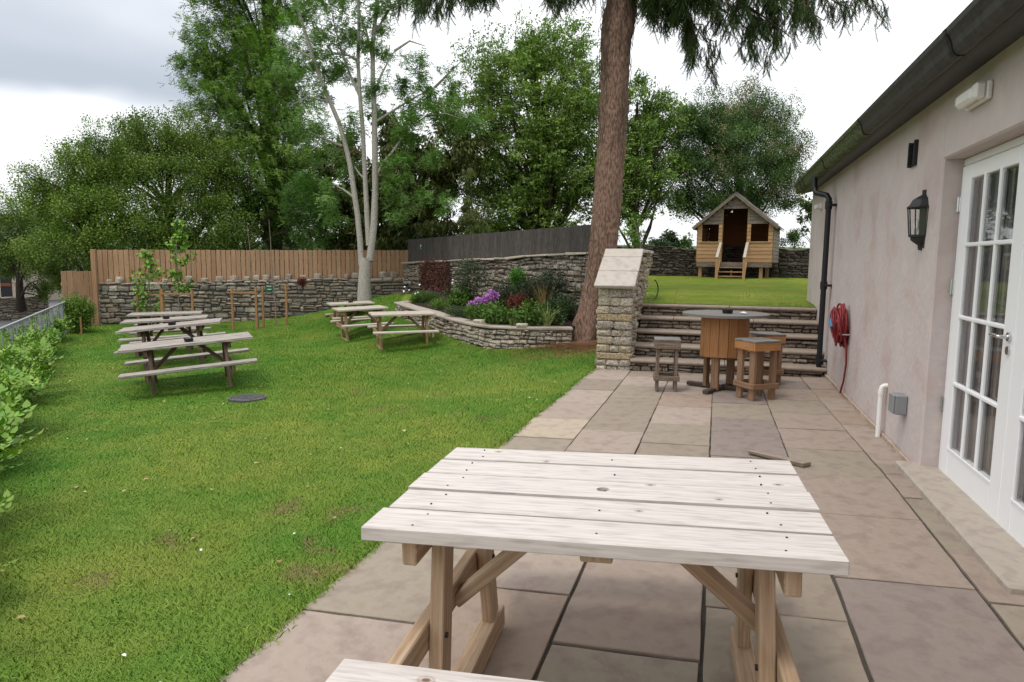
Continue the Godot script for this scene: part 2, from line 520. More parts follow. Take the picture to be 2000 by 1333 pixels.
# turn a profile [[radius, y] ...] about the y axis between two angles
func lathe(profile: Array, sides := 24, from := 0.0, to := TAU) -> ArrayMesh:
	var st := start()
	st.set_smooth_group(0)
	for i in profile.size() - 1:
		for k in sides:
			var t0 := from + (to - from) * k / sides
			var t1 := from + (to - from) * (k + 1) / sides
			var a := Vector3(cos(t0) * profile[i][0], profile[i][1], sin(t0) * profile[i][0])
			var b := Vector3(cos(t1) * profile[i][0], profile[i][1], sin(t1) * profile[i][0])
			var c := Vector3(cos(t1) * profile[i + 1][0], profile[i + 1][1], sin(t1) * profile[i + 1][0])
			var d := Vector3(cos(t0) * profile[i + 1][0], profile[i + 1][1], sin(t0) * profile[i + 1][0])
			var mid := (a + b + c + d) * 0.25
			var slope := Vector2(profile[i + 1][1] - profile[i][1], profile[i][0] - profile[i + 1][0])
			var out := Vector3(mid.x, 0, mid.z).normalized() * slope.x + Vector3.UP * slope.y
			quad(st, a, b, c, d, out)
	return st.commit()

# a flat polygon (in x, z) made solid between two levels, top edge chamfered
func slab_mesh(poly: Array, top: Callable, thick: float, bevel: float) -> ArrayMesh:
	var st := start()
	var mid := Vector2.ZERO
	for p in poly: mid += p
	mid /= poly.size()
	var inner := []
	for p in poly:
		inner.append(p - (p - mid).normalized() * bevel)
	var c3 := Vector3(mid.x, top.call(mid.x, mid.y), mid.y)
	for i in poly.size():
		var j := (i + 1) % poly.size()
		var a := Vector3(inner[i].x, top.call(inner[i].x, inner[i].y), inner[i].y)
		var b := Vector3(inner[j].x, top.call(inner[j].x, inner[j].y), inner[j].y)
		var c := Vector3(poly[i].x, top.call(poly[i].x, poly[i].y) - bevel * 0.8, poly[i].y)
		var d := Vector3(poly[j].x, top.call(poly[j].x, poly[j].y) - bevel * 0.8, poly[j].y)
		var out := (c + d) * 0.5 - c3
		out.y = 0.0
		tri(st, c3, a, b, Vector3.UP)
		quad(st, a, b, d, c, Vector3.UP + out.normalized())
		quad(st, c, d, d - Vector3.UP * thick, c - Vector3.UP * thick, out)
	return st.commit()

# ---------------------------------------------------------------- dry stone
var stone_shapes: Array = []

func make_stone_shapes() -> void:
	for v in 14:
		var st := start()
		var h := Vector3.ONE * 0.5
		var pts := {}
		for sx in [-1, 1]:
			for sy in [-1, 1]:
				for sz in [-1, 1]:
					var b := Vector3(rf(0.05, 0.17), rf(0.08, 0.24), rf(0.06, 0.2))
					var w := Vector3(rf(-0.05, 0.03) * sx, rf(-0.09, 0.0) * sy, rf(-0.06, 0.03) * sz)
					pts[[0, sx, sy, sz]] = Vector3(sx * h.x, sy * (h.y - b.y), sz * (h.z - b.z)) + w
					pts[[1, sx, sy, sz]] = Vector3(sx * (h.x - b.x), sy * h.y, sz * (h.z - b.z)) + w
					pts[[2, sx, sy, sz]] = Vector3(sx * (h.x - b.x), sy * (h.y - b.y), sz * h.z) + w
		for sg in [-1, 1]:
			var o := Vector3(sg, 0, 0)
			quad(st, pts[[0, sg, -1, -1]], pts[[0, sg, 1, -1]], pts[[0, sg, 1, 1]], pts[[0, sg, -1, 1]], o)
			quad(st, pts[[1, -1, sg, -1]], pts[[1, 1, sg, -1]], pts[[1, 1, sg, 1]], pts[[1, -1, sg, 1]], Vector3(0, sg, 0))
			# the front is broken along a ridge so that it catches light unevenly
			var f := [pts[[2, -1, -1, sg]], pts[[2, 1, -1, sg]], pts[[2, 1, 1, sg]], pts[[2, -1, 1, sg]]]
			var bulge := Vector3(rf(-0.25, 0.25), rf(-0.2, 0.2), sg * (0.5 + rf(0.0, 0.1)))
			for k in 4:
				tri(st, bulge, f[k], f[(k + 1) % 4], Vector3(0, 0, sg))
			for sh in [-1, 1]:
				quad(st, pts[[1, -1, sg, sh]], pts[[1, 1, sg, sh]], pts[[2, 1, sg, sh]], pts[[2, -1, sg, sh]], Vector3(0, sg, sh))
				quad(st, pts[[0, sg, -1, sh]], pts[[0, sg, 1, sh]], pts[[2, sg, 1, sh]], pts[[2, sg, -1, sh]], Vector3(sg, 0, sh))
				quad(st, pts[[0, sg, sh, -1]], pts[[0, sg, sh, 1]], pts[[1, sg, sh, 1]], pts[[1, sg, sh, -1]], Vector3(sg, sh, 0))
				for sk in [-1, 1]:
					tri(st, pts[[0, sg, sh, sk]], pts[[1, sg, sh, sk]], pts[[2, sg, sh, sk]], Vector3(sg, sh, sk))
		stone_shapes.append(st.commit())

# The face of a wall along a line of points (y is its foot), facing to the line's left when facing > 0.
# top_at: Callable(distance along) -> level of the top. Returns nothing; hangs stones and a core under the parent.
func lay_stones(parent: Node3D, line: Array, top_at: Callable, facing: float, mats: Array, row_h: Vector2, stone_l: Vector2, thick: float, limit := 300, with_core := true, hidden: Variant = null, wave := 0.05) -> void:
	var runs := [0.0]
	for i in line.size() - 1:
		runs.append(runs[i] + Vector2(line[i].x, line[i].z).distance_to(Vector2(line[i + 1].x, line[i + 1].z)))
	var total: float = runs[-1]
	var spot := func(s: float) -> Array:
		var i := 0
		while i < line.size() - 2 and s > runs[i + 1]: i += 1
		var t: float = (s - runs[i]) / maxf(1e-5, runs[i + 1] - runs[i])
		var p: Vector3 = line[i].lerp(line[i + 1], t)
		var d: Vector3 = line[i + 1] - line[i]
		d.y = 0.0
		return [p, d.normalized()]
	var low := 1e9
	var high := -1e9
	for i in line.size():
		low = minf(low, line[i].y)
	var k := 0.0
	while k <= total:
		high = maxf(high, top_at.call(k))
		k += 0.1
	var found := []
	var y := low - 0.06
	while y < high:
		var h := rf(row_h.x, row_h.y)
		var s := rf(-0.1, 0.0)
		while s < total:
			var l := rf(stone_l.x, stone_l.y)
			if rng.randf() < 0.2: l *= 0.55
			var s0 := maxf(s, 0.0)
			var s1 := minf(s + l, total)
			s += l
			if s1 - s0 < 0.04: continue
			var at_mid: Array = spot.call((s0 + s1) * 0.5)
			var foot: float = at_mid[0].y
			var top: float = top_at.call((s0 + s1) * 0.5)
			var hh := h
			if y + h < foot - 0.1: continue
			if y > top - 0.025: continue
			if y + h > top: hh = maxf(0.03, top - y)
			var nrm: Vector3 = at_mid[1].cross(Vector3.UP) * -facing
			var parts := [[y, hh]]
			if hh > row_h.x * 1.35 and rng.randf() < 0.3:
				var cut := hh * rf(0.4, 0.6)
				parts = [[y, cut], [y + cut, hh - cut]]
			for pt in parts:
				var d := thick * rf(0.9, 1.1)
				var mid: Vector3 = at_mid[0]
				mid.y = pt[0] + pt[1] * 0.5 + wave * patch_noise.get_noise_2d(s0 * 1.1, y * 3.0 + 7.0)
				mid -= nrm * (d * 0.5 - rf(-0.02, 0.03))
				if hidden != null and hidden.call(mid): continue
				var tilt := Basis(nrm, rf(-0.09, 0.09))
				var b := tilt * Basis(at_mid[1], Vector3.UP, at_mid[1].cross(Vector3.UP))
				var size := Vector3((s1 - s0) - 0.006, pt[1] * rf(0.9, 1.06) - 0.004, d)
				found.append([size.x * size.y, Transform3D(b.scaled_local(size * Vector3(1.02, 1.02, 1.0)), mid)])
		y += h
	found.sort_custom(func(a, b): return a[0] > b[0])
	var rest := [PackedFloat32Array(), PackedFloat32Array(), PackedFloat32Array(), PackedFloat32Array()]
	var n := [0, 0, 0, 0]
	for i in found.size():
		if i < limit:
			part("stone", stone_shapes[rng.randi() % stone_shapes.size()], mats[rng.randi() % mats.size()], parent, found[i][1])
		else:
			var q := rng.randi() % 4
			push_row(rest[q], found[i][1].basis, found[i][1].origin, Color.WHITE)
			n[q] += 1
	for q in 4:
		if n[q]:
			copies("small_stones", stone_shapes[3 + q * 2], mats[q % mats.size()], parent, rest[q], n[q])
	if with_core:
		var st := start()
		s_core(st, line, runs, spot, top_at, facing, thick)
		part("core", st.commit(), M.core, parent)

func s_core(st: SurfaceTool, _line: Array, runs: Array, spot: Callable, top_at: Callable, facing: float, thick: float) -> void:
	var total: float = runs[-1]
	var n := maxi(2, int(total / 0.25))
	var prev := []
	for i in n + 1:
		var s := lerpf(0.03, total - 0.03, float(i) / n)
		var a: Array = spot.call(s)
		var nrm: Vector3 = a[1].cross(Vector3.UP) * -facing
		var f: Vector3 = a[0] - nrm * 0.09
		var b: Vector3 = a[0] - nrm * (thick * 1.4)
		var top: float = top_at.call(s) - 0.035
		var ring := [Vector3(f.x, a[0].y - 0.3, f.z), Vector3(f.x, top, f.z), Vector3(b.x, top, b.z), Vector3(b.x, a[0].y - 0.3, b.z)]
		if i == 0 or i == n:
			quad(st, ring[0], ring[1], ring[2], ring[3], a[1] * (-1.0 if i == 0 else 1.0))
		if prev.size():
			quad(st, prev[0], ring[0], ring[1], prev[1], nrm)
			quad(st, prev[1], ring[1], ring[2], prev[2], Vector3.UP)
			quad(st, prev[2], ring[2], ring[3], prev[3], -nrm)
		prev = ring

# a straight or bent run of coping flags on a wall
func coping_piece(a: Vector3, b: Vector3, wide: float, thick: float, mtl: Material, parent: Node3D) -> void:
	part("coping_flag", block(Vector3(a.distance_to(b) - 0.008, thick, wide), 0.012, 0.004), mtl, parent, Transform3D(frame(b - a), (a + b) * 0.5))


# ---------------------------------------------------------------- leaves
func add_leaf(st: SurfaceTool, root: Vector3, dir: Vector3, side: Vector3, l: float, w: float, fold: float, c: Color) -> void:
	# an oval blade of six triangles, folded along its midrib
	var n := dir.cross(side).normalized()
	var tip := root + dir * l - n * (l * 0.15)
	var m1 := root + dir * (l * 0.33)
	var m2 := root + dir * (l * 0.7) - n * (l * 0.04)
	for sg in [-1.0, 1.0]:
		var o1: Vector3 = m1 + side * (w * 0.5 * sg) + n * fold * w
		var o2: Vector3 = m2 + side * (w * 0.42 * sg) + n * fold * w
		for t in [[root, m1, o1], [m1, m2, o2], [m1, o2, o1], [m2, tip, o2]]:
			facet(st, t[0], t[1], t[2], n, c)

func facet(st: SurfaceTool, a: Vector3, b: Vector3, d: Vector3, n: Vector3, c: Color) -> void:   # one face of a leaf or blade, wound to agree with its normal
	var g := (d - a).cross(b - a)
	if g.dot(n) < 0.0:
		n = -n if absf(g.normalized().dot(n)) < 0.02 else n
		var keep := b
		b = d
		d = keep
	for v in [a, b, d]:
		st.set_color(c)
		st.set_normal(n)
		st.add_vertex(v)

func sprig(kind: String, sd: int) -> ArrayMesh:
	rng.seed = sd
	var st := start()
	match kind:
		"pinnate":         # ash: paired leaflets along a hanging stalk
			for q in 2:
				var d := Vector3(rf(-0.5, 0.5), rf(-0.9, -0.1), rf(0.3, 1.0)).normalized()
				var s := d.cross(Vector3.UP).normalized()
				for k in 4:
					for sg in [-1.0, 1.0]:
						var p := d * (0.05 + k * 0.055)
						var ld: Vector3 = (d * 0.6 + s * sg + Vector3(0, rf(-0.5, 0.0), 0)).normalized()
						add_leaf(st, p, ld, ld.cross(Vector3(rf(-0.4, 0.4), 1, rf(-0.4, 0.4))).normalized(), rf(0.06, 0.09), 0.026, 0.1, Color.WHITE * rf(0.8, 1.1))
		"broad":
			for k in 9:
				var p := rdir() * rf(0.02, 0.15)
				var d := (p.normalized() + Vector3(0, -0.35, 0) + rdir() * 0.6).normalized()
				add_leaf(st, p, d, d.cross(Vector3(rf(-0.5, 0.5), 1, rf(-0.5, 0.5))).normalized(), rf(0.06, 0.095), rf(0.045, 0.065), 0.12, Color.WHITE * rf(0.75, 1.12))
		"small":
			for k in 14:
				var p := rdir() * rf(0.02, 0.14)
				var d := (p.normalized() + rdir() * 0.7).normalized()
				add_leaf(st, p, d, d.cross(Vector3(rf(-0.5, 0.5), 1, rf(-0.5, 0.5))).normalized(), rf(0.035, 0.055), rf(0.025, 0.035), 0.12, Color.WHITE * rf(0.75, 1.12))
		"thuja":
			for k in 10:
				var d := Vector3(rf(-0.6, 0.6), rf(-0.9, 0.1), rf(0.2, 1)).normalized()
				var p := Vector3(rf(-0.08, 0.08), rf(-0.08, 0.08), rf(-0.05, 0.1))
				add_leaf(st, p, d, d.cross(Vector3(rf(-1, 1), rf(-1, 1), rf(-1, 1))).normalized(), rf(0.10, 0.17), rf(0.03, 0.05), 0.0, Color.WHITE * rf(0.75, 1.1))
		"spruce":          # a hanging twig set with short needles, about 0.3 m long
			var bend := Vector3(0.12, 0, 0)
			for k in 64:
				var t := k / 64.0
				var p := Vector3(0, -0.34 * t, 0) + bend * t * t
				var d := (Vector3(cos(k * 2.4), rf(-1.0, -0.5), sin(k * 2.4)) + rdir() * 0.2).normalized()
				var sd2 := d.cross(Vector3.UP).normalized() * 0.007
				facet(st, p - sd2, p + sd2, p + d * rf(0.03, 0.045), Vector3(cos(k * 2.4), 0.6, sin(k * 2.4)).normalized(), Color.WHITE * rf(0.8, 1.1))
		"leaf":
			add_leaf(st, Vector3.ZERO, Vector3(0, 0.05, 1).normalized(), Vector3.RIGHT, 0.075, 0.05, 0.14, Color.WHITE)
		"hedge":           # a shoot with five leaves in two ranks
			for k in 5:
				var sg := 1.0 if k % 2 == 0 else -1.0
				var p := Vector3(0, 0.01 * k, 0.028 * k)
				var d := Vector3(sg * 0.9, rf(-0.1, 0.5), 0.6).normalized() if k < 4 else Vector3(0, 0.2, 1).normalized()
				add_leaf(st, p, d, d.cross(Vector3.UP).normalized(), rf(0.055, 0.08), rf(0.038, 0.05), 0.14, Color.WHITE * rf(0.85, 1.1))
		"strap":           # one long arching blade
			for k in 6:
				var t0 := k / 6.0
				var t1 := (k + 1) / 6.0
				var f := func(t): return Vector3(0.0, t * (1.0 - 0.25 * t), 0.55 * t * t)
				var w0 := 0.02 * (1.0 - t0 * 0.9)
				var w1 := 0.02 * (1.0 - t1 * 0.9)
				var a: Vector3 = f.call(t0)
				var b: Vector3 = f.call(t1)
				var nn := Vector3(0, 0.5, -1).normalized()
				facet(st, a - Vector3(w0, 0, 0), a + Vector3(w0, 0, 0), b + Vector3(w1, 0, 0), nn, Color.WHITE)
				facet(st, a - Vector3(w0, 0, 0), b + Vector3(w1, 0, 0), b - Vector3(w1, 0, 0), nn, Color.WHITE)
		"tuft":            # mown grass
			for k in 24:
				var a := rf(0, TAU)
				var r := sqrt(rng.randf()) * 0.06
				var p := Vector3(cos(a) * r, -0.004, sin(a) * r)
				var lean := Vector3(rf(-0.7, 0.7), 1.0, rf(-0.7, 0.7)).normalized()
				var s := lean.cross(rdir()).normalized() * rf(0.0011, 0.0019)
				var l := rf(0.018, 0.034)
				var c := Color.WHITE * rf(0.8, 1.15)
				var mid := p + lean * l * 0.6
				var tip := p + lean * l + Vector3(lean.x, -0.25, lean.z) * l * 0.35
				var nn := (Vector3.UP + lean * 0.3).normalized()
				facet(st, p - s, p + s, mid + s * 0.8, nn, c)
				facet(st, p - s, mid + s * 0.8, mid - s * 0.8, nn, c)
				facet(st, mid - s * 0.8, mid + s * 0.8, tip, nn, c)
		"petals":          # a small round head of petals
			for k in 22:
				var p := rdir()
				p.y = absf(p.y) * 1.0 - 0.25
				var d := (p + rdir() * 0.3).normalized()
				add_leaf(st, p * 0.035, d, d.cross(rdir()).normalized(), 0.03, 0.026, 0.1, Color.WHITE * rf(0.8, 1.15))
		"daisy":
			for k in 9:
				var a := TAU * k / 9.0
				var d := Vector3(cos(a), 0.15, sin(a)).normalized()
				add_leaf(st, d * 0.006, d, d.cross(Vector3.UP).normalized(), 0.026, 0.012, 0.05, Color.WHITE)
		"flake":           # litter: a needle or a scrap lying flat
			for k in 7:
				var p := Vector3(rf(-0.06, 0.06), rf(0.0, 0.012), rf(-0.06, 0.06))
				var d := Vector3(rf(-1, 1), rf(-0.1, 0.15), rf(-1, 1)).normalized() * rf(0.02, 0.05)
				var s := d.cross(Vector3.UP).normalized() * rf(0.002, 0.006)
				facet(st, p - s, p + s, p + d, Vector3.UP, Color.WHITE * rf(0.7, 1.2))
	return st.commit()

var S := {}
func make_sprigs() -> void:
	var n := 100
	for k in ["pinnate", "broad", "small", "thuja", "spruce", "leaf", "hedge", "strap", "tuft", "petals", "daisy", "flake"]:
		S[k] = sprig(k, n)
		n += 1

# colours of one kind of foliage: a mix between two linear greens
func tint(a: Color, b: Color, spread := 0.12) -> Color:
	var c := a.lerp(b, rng.randf())
	var v := rf(1.0 - spread, 1.0 + spread)
	return Color(c.r * v, c.g * v, c.b * v)

# A crown: lobes are [centre, radius, density]; clumps of leaves are spread through each, thicker towards its skin.
func crown(parent: Node3D, called: String, lobes: Array, shape: Mesh, mtl: Material, ca: Color, cb: Color, per_m2: float, size: Vector2, droop := 0.2) -> Array:
	var rows := PackedFloat32Array()
	var count := 0
	var centres := []
	for lb in lobes:
		var c: Vector3 = lb[0]
		var r: Vector3 = lb[1]
		var area := PI * (r.x * r.y + r.x * r.z + r.y * r.z) / 3.0
		var want := int(area * per_m2 * lb[2])
		var clump := int(clampf(want / 26.0, 5, 400))
		for k in clump:
			var d := rdir()
			var rad := pow(rng.randf(), 0.4) * rf(0.85, 1.12)
			var cc := c + Vector3(d.x * r.x, d.y * r.y, d.z * r.z) * rad
			var cr := rf(0.28, 0.68) * clampf(r.x / 1.2, 0.3, 1.0)
			if k % 6 == 0: centres.append(cc)
			var shade := tint(ca, cb, 0.1)
			for q in maxi(3, want / clump):
				var p := cc + rdir() * cr * pow(rng.randf(), 0.5) * Vector3(1.15, 0.75, 1.15)
				var look := (p - c).normalized() * 0.7 + rdir() * 0.8 + Vector3(0, -droop, 0)
				var b := Basis.looking_at(-look, Vector3.UP if absf(look.normalized().y) < 0.95 else Vector3.RIGHT)
				var sc := rf(size.x, size.y)
				var v := rf(0.82, 1.16)
				push_row(rows, b.scaled_local(Vector3(sc, sc, sc)), p, Color(shade.r * v, shade.g * v, shade.b * v))
				count += 1
	copies(called, shape, mtl, parent, rows, count)
	return centres

func lobe(px: float, py: float, depth: float, rx: float, ry: float, rz: float, density := 1.0) -> Array:
	return [at(px, py, depth), Vector3(rx * depth / FOCAL, ry * depth / FOCAL, rz), density]

# trunk and limbs: a bent stem from foot to head, then limbs to the clumps
func wood(parent: Node3D, foot: Vector3, head: Vector3, r: float, targets: Array, mtl: Material, limbs: int, bend := 0.25) -> void:
	var pts := []
	var rad := []
	var off := Vector3(rf(-bend, bend), 0, rf(-bend, bend))
	for k in 7:
		var t := k / 6.0
		pts.append(foot.lerp(head, t) + off * sin(t * PI))
		rad.append(r * (1.25 if k == 0 else 1.0) * (1.0 - 0.72 * t))
	part("trunk", tube(pts, rad, 10), mtl, parent)
	if targets.is_empty(): return
	var st := start()
	for k in limbs:
		var to: Vector3 = targets[rng.randi() % targets.size()]
		var i := clampi(int(clampf((to.y - foot.y) / maxf(0.1, head.y - foot.y) - 0.25, 0.08, 0.95) * 6.0), 1, 6)
		var from: Vector3 = pts[i]
		var mid := from.lerp(to, 0.5) + Vector3(rf(-0.2, 0.2), rf(-0.1, 0.35), rf(-0.2, 0.2))
		var r0: float = rad[i] * rf(0.3, 0.55)
		add_tube(st, [from, from.lerp(mid, 0.6) + Vector3(0, 0.06, 0), mid, to], [r0, r0 * 0.75, r0 * 0.5, 0.006], 5, false)
	part("limbs", st.commit(), mtl, parent)

func tree(called: String, label: String, foot: Vector3, head: Vector3, r: float, lobes: Array, kind: String, ca: Color, cb: Color, per_m2: float, size: Vector2, bark: Material, limbs: int, group := "", category := "tree") -> Node3D:
	var t := thing(called, label, category, Vector3.ZERO, 0.0, group)
	var c := crown(t, "crown", lobes, S[kind], M.leaf, ca, cb, per_m2, size)
	wood(t, foot, head, r, c, bark, limbs)
	return t


# ---------------------------------------------------------------- picnic tables
# long along local x, tabletop's upper face at y = high
func picnic_table(called: String, label: String, group: String, where: Transform3D, o: Dictionary) -> Node3D:
	var t := thing(called, label, "picnic table", Vector3.ZERO, 0.0, group)
	t.transform = where
	var L: float = o.l
	var W: float = o.w
	var high: float = o.h
	var n: int = o.n
	var gap: float = o.get("gap", 0.011)
	var bw := (W - gap * (n - 1)) / n
	var th: float = o.get("th", 0.036)
	var ends: float = L * 0.5 - o.inset
	for k in n:
		var z := -W * 0.5 + bw * (k + 0.5) + gap * k
		var skew := rf(-0.004, 0.004)
		var len := L + rf(-0.008, 0.008)
		if o.get("hole", false) and k == n / 2:
			bored_board(t, len, bw, th, Vector3(skew, high - th * 0.5, z), o.top)
		else:
			part("top_board", block(Vector3(len, th, bw), 0.003, 0.0012), o.top, t, Transform3D(Basis(Vector3.UP, rf(-0.002, 0.002)), Vector3(skew, high - th * 0.5 + rf(-0.002, 0.002), z)))
	var seat_h := high * 0.585
	var seat_z: float = W * 0.5 + o.reach
	for sg in [-1.0, 1.0]:
		for k in o.seat_boards:
			var sw: float = o.seat_w / o.seat_boards - 0.008
			var z: float = sg * (seat_z + (k - (o.seat_boards - 1) * 0.5) * (sw + 0.008))
			part("seat_board", block(Vector3(L * o.get("seat_l", 1.0), th, sw), 0.005, 0.0012), o.top, t, Transform3D(Basis(), Vector3(rf(-0.006, 0.006), seat_h - th * 0.5, z)))
	for sx in [-1.0, 1.0]:
		var x: float = sx * ends
		# bearer under the top, bearer under the seats
		var out: float = sx * 0.048
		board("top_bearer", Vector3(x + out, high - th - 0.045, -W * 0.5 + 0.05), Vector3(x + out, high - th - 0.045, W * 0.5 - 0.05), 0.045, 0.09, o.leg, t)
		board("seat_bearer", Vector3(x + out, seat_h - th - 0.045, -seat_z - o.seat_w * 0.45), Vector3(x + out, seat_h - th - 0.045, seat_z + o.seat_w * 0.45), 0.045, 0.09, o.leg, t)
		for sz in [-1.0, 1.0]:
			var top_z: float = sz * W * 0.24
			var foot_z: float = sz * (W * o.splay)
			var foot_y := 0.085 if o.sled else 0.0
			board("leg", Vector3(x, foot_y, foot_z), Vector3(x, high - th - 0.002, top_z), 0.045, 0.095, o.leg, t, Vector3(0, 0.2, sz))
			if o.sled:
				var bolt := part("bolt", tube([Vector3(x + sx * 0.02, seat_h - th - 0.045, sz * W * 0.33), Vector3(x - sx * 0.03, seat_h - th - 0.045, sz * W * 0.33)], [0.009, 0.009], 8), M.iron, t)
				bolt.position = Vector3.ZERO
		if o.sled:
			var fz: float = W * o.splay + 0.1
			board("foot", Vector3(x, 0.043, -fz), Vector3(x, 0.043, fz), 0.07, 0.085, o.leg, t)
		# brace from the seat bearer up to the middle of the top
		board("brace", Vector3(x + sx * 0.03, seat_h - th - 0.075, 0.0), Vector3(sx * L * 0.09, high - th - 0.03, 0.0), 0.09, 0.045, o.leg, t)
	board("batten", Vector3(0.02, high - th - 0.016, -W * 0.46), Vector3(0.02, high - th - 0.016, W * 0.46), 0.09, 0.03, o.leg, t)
	if o.get("screws", false):
		for sx in [-1.0, 0.03, 1.0]:
			for k in n:
				for q in ([-0.28, 0.28] if absf(sx) > 0.5 else [0.1]):
					var z: float = -W * 0.5 + bw * (k + 0.5 + q) + gap * k
					part("screw", lathe([[0.0034, -0.004], [0.0034, 0.0006], [0.0, 0.0006]], 8), M.iron, t, Transform3D(Basis(), Vector3(sx * (ends + 0.03) + rf(-0.018, 0.018), high + 0.0012, z)))
	return t

# the middle board with its hole for a parasol
func bored_board(t: Node3D, l: float, w: float, th: float, mid: Vector3, mtl: Material) -> void:
	var r := 0.021
	var o := Vector2(rng.randf(), rng.randf())
	var st := start()
	var outer := []
	var inner := []
	var angles := []
	for k in 24:
		angles.append(TAU * k / 24.0)
	for q in [atan2(w * 0.5, 0.1), PI - atan2(w * 0.5, 0.1), PI + atan2(w * 0.5, 0.1), TAU - atan2(w * 0.5, 0.1)]:
		angles.append(q)
	angles.sort()
	var sides := angles.size()
	for a in angles:
		inner.append(Vector2(cos(a), sin(a)) * r)
		var d := Vector2(cos(a), sin(a))
		var s: float = minf((0.1) / maxf(absf(d.x), 1e-5), (w * 0.5) / maxf(absf(d.y), 1e-5))
		outer.append(d * s)
	for k in sides:
		var j := (k + 1) % sides
		for sg in [-1.0, 1.0]:
			var y: float = th * 0.5 * sg
			for v in ([[outer[k], outer[j], inner[j]], [outer[k], inner[j], inner[k]]]):
				var ps := [Vector3(v[0].x, y, v[0].y), Vector3(v[1].x, y, v[1].y), Vector3(v[2].x, y, v[2].y)]
				if sg < 0: ps.reverse()
				for p in ps:
					st.set_uv(Vector2(p.x / 1.5, (p.z + 0.31) / 0.6) + o)
					st.set_normal(Vector3.UP * sg)
					st.add_vertex(p)
		var a := Vector3(inner[k].x, th * 0.5, inner[k].y)
		var b := Vector3(inner[j].x, th * 0.5, inner[j].y)
		st.set_uv(o)
		quad(st, a, b, b - Vector3.UP * th, a - Vector3.UP * th, -(a + b))
		if absf(outer[k].y) > w * 0.49 and absf(outer[j].y) > w * 0.49:
			a = Vector3(outer[k].x, th * 0.5, outer[k].y)
			b = Vector3(outer[j].x, th * 0.5, outer[j].y)
			quad(st, a, b, b - Vector3.UP * th, a - Vector3.UP * th, Vector3(0, 0, a.z))
	# the two long ends
	for sg in [-1.0, 1.0]:
		var a0: float = 0.1
		var len := l * 0.5 - a0
		add_block(st, Vector3(len, th, w), 0.0001, Transform3D(Basis(), Vector3(sg * (a0 + len * 0.5), 0, 0)), o + Vector2(sg * (a0 + len * 0.5) / 1.5, 0))
	part("top_board", st.commit(), mtl, t, Transform3D(Basis(), mid))

# place a table by the near edge of its top: left end p, right end q
func table_at(p: Vector3, q: Vector3, w: float, high: float) -> Transform3D:
	var b := frame(q - p)
	# b.z points towards the viewer's side of the table
	var mid := (p + q) * 0.5 - b.z * (w * 0.5)
	return Transform3D(b, mid - b.y * high)

func ashtray(where: Vector3, label: String, s := 1.0) -> void:
	var t := thing("ashtray", label, "ashtray", where, rf(0, 3), "ashtrays left on the tables")
	part("bowl", lathe([[0.0, 0.0], [0.055 * s, 0.0], [0.062 * s, 0.038 * s], [0.052 * s, 0.038 * s], [0.045 * s, 0.012 * s], [0.0, 0.012 * s]], 18), M.black, t)
	for k in 3:
		var a := TAU * k / 3.0
		part("rest", block(Vector3(0.02, 0.012, 0.024) * s, 0.003), M.black, t, Transform3D(Basis(Vector3.UP, -a), Vector3(cos(a) * 0.057, 0.043, sin(a) * 0.057) * s))

# ---------------------------------------------------------------- bar table and stools
func bar_table(where: Vector3) -> void:
	var t := thing("bar_table", "round grey bar table on an orange planked drum and dark cross feet", "bar table", where, 0.35)
	var st := start()
	# round top in five boards
	var R := 0.485
	for k in 5:
		var z0 := -R + 2.0 * R * k / 5.0 + 0.003
		var z1 := -R + 2.0 * R * (k + 1) / 5.0 - 0.003
		var poly := []
		for q in 9:
			var z := lerpf(z0, z1, q / 8.0)
			poly.append(Vector2(sqrt(maxf(0.0, R * R - z * z)) + 0.01, z))
		for q in 9:
			var z := lerpf(z1, z0, q / 8.0)
			poly.append(Vector2(-sqrt(maxf(0.0, R * R - z * z)) - 0.01, z))
		part("top_board", slab_mesh(poly, func(_x, _z): return 0.91, 0.028, 0.004), M.bar_top, t)
	for k in 16:
		var a := TAU * k / 16.0
		var b := Basis(Vector3.UP, -a)
		part("panel_board", block(Vector3(0.02, 0.47 + rf(-0.008, 0.008), 0.101), 0.003), M.bar_panel, t, Transform3D(b, Vector3(cos(a) * 0.262, 0.638, sin(a) * 0.262)))
	for k in 4:
		var a := TAU * (k + 0.5) / 4.0
		part("leg", block(Vector3(0.045, 0.86, 0.09), 0.004), M.bar_leg, t, Transform3D(Basis(Vector3.UP, -a), Vector3(cos(a) * 0.21, 0.443, sin(a) * 0.21)))
		part("foot", block(Vector3(0.42, 0.045, 0.07), 0.006), M.bar_foot, t, Transform3D(Basis(Vector3.UP, -a), Vector3(cos(a) * 0.24, 0.0225, sin(a) * 0.24)))
	ashtray(where + Vector3(0.02, 0.911, 0.1), "black ashtray on the round bar table", 1.0)
	var paper := start()
	rng.seed = 77
	var ring := []
	for k in 9:
		ring.append(Vector3(cos(k * 0.7) * rf(0.03, 0.055), rf(0.002, 0.02), sin(k * 0.7) * rf(0.025, 0.045)))
	for k in 9:
		tri(paper, Vector3(0, 0.028, 0), ring[k], ring[(k + 1) % 9], Vector3.UP)
	var pp := part("crumpled_tissue", paper.commit(), M.print_white, self, Transform3D(Basis(), where + Vector3(0.2, 0.912, 0.12)))
	tag(pp, "white crumpled tissue on the round bar table", "tissue")

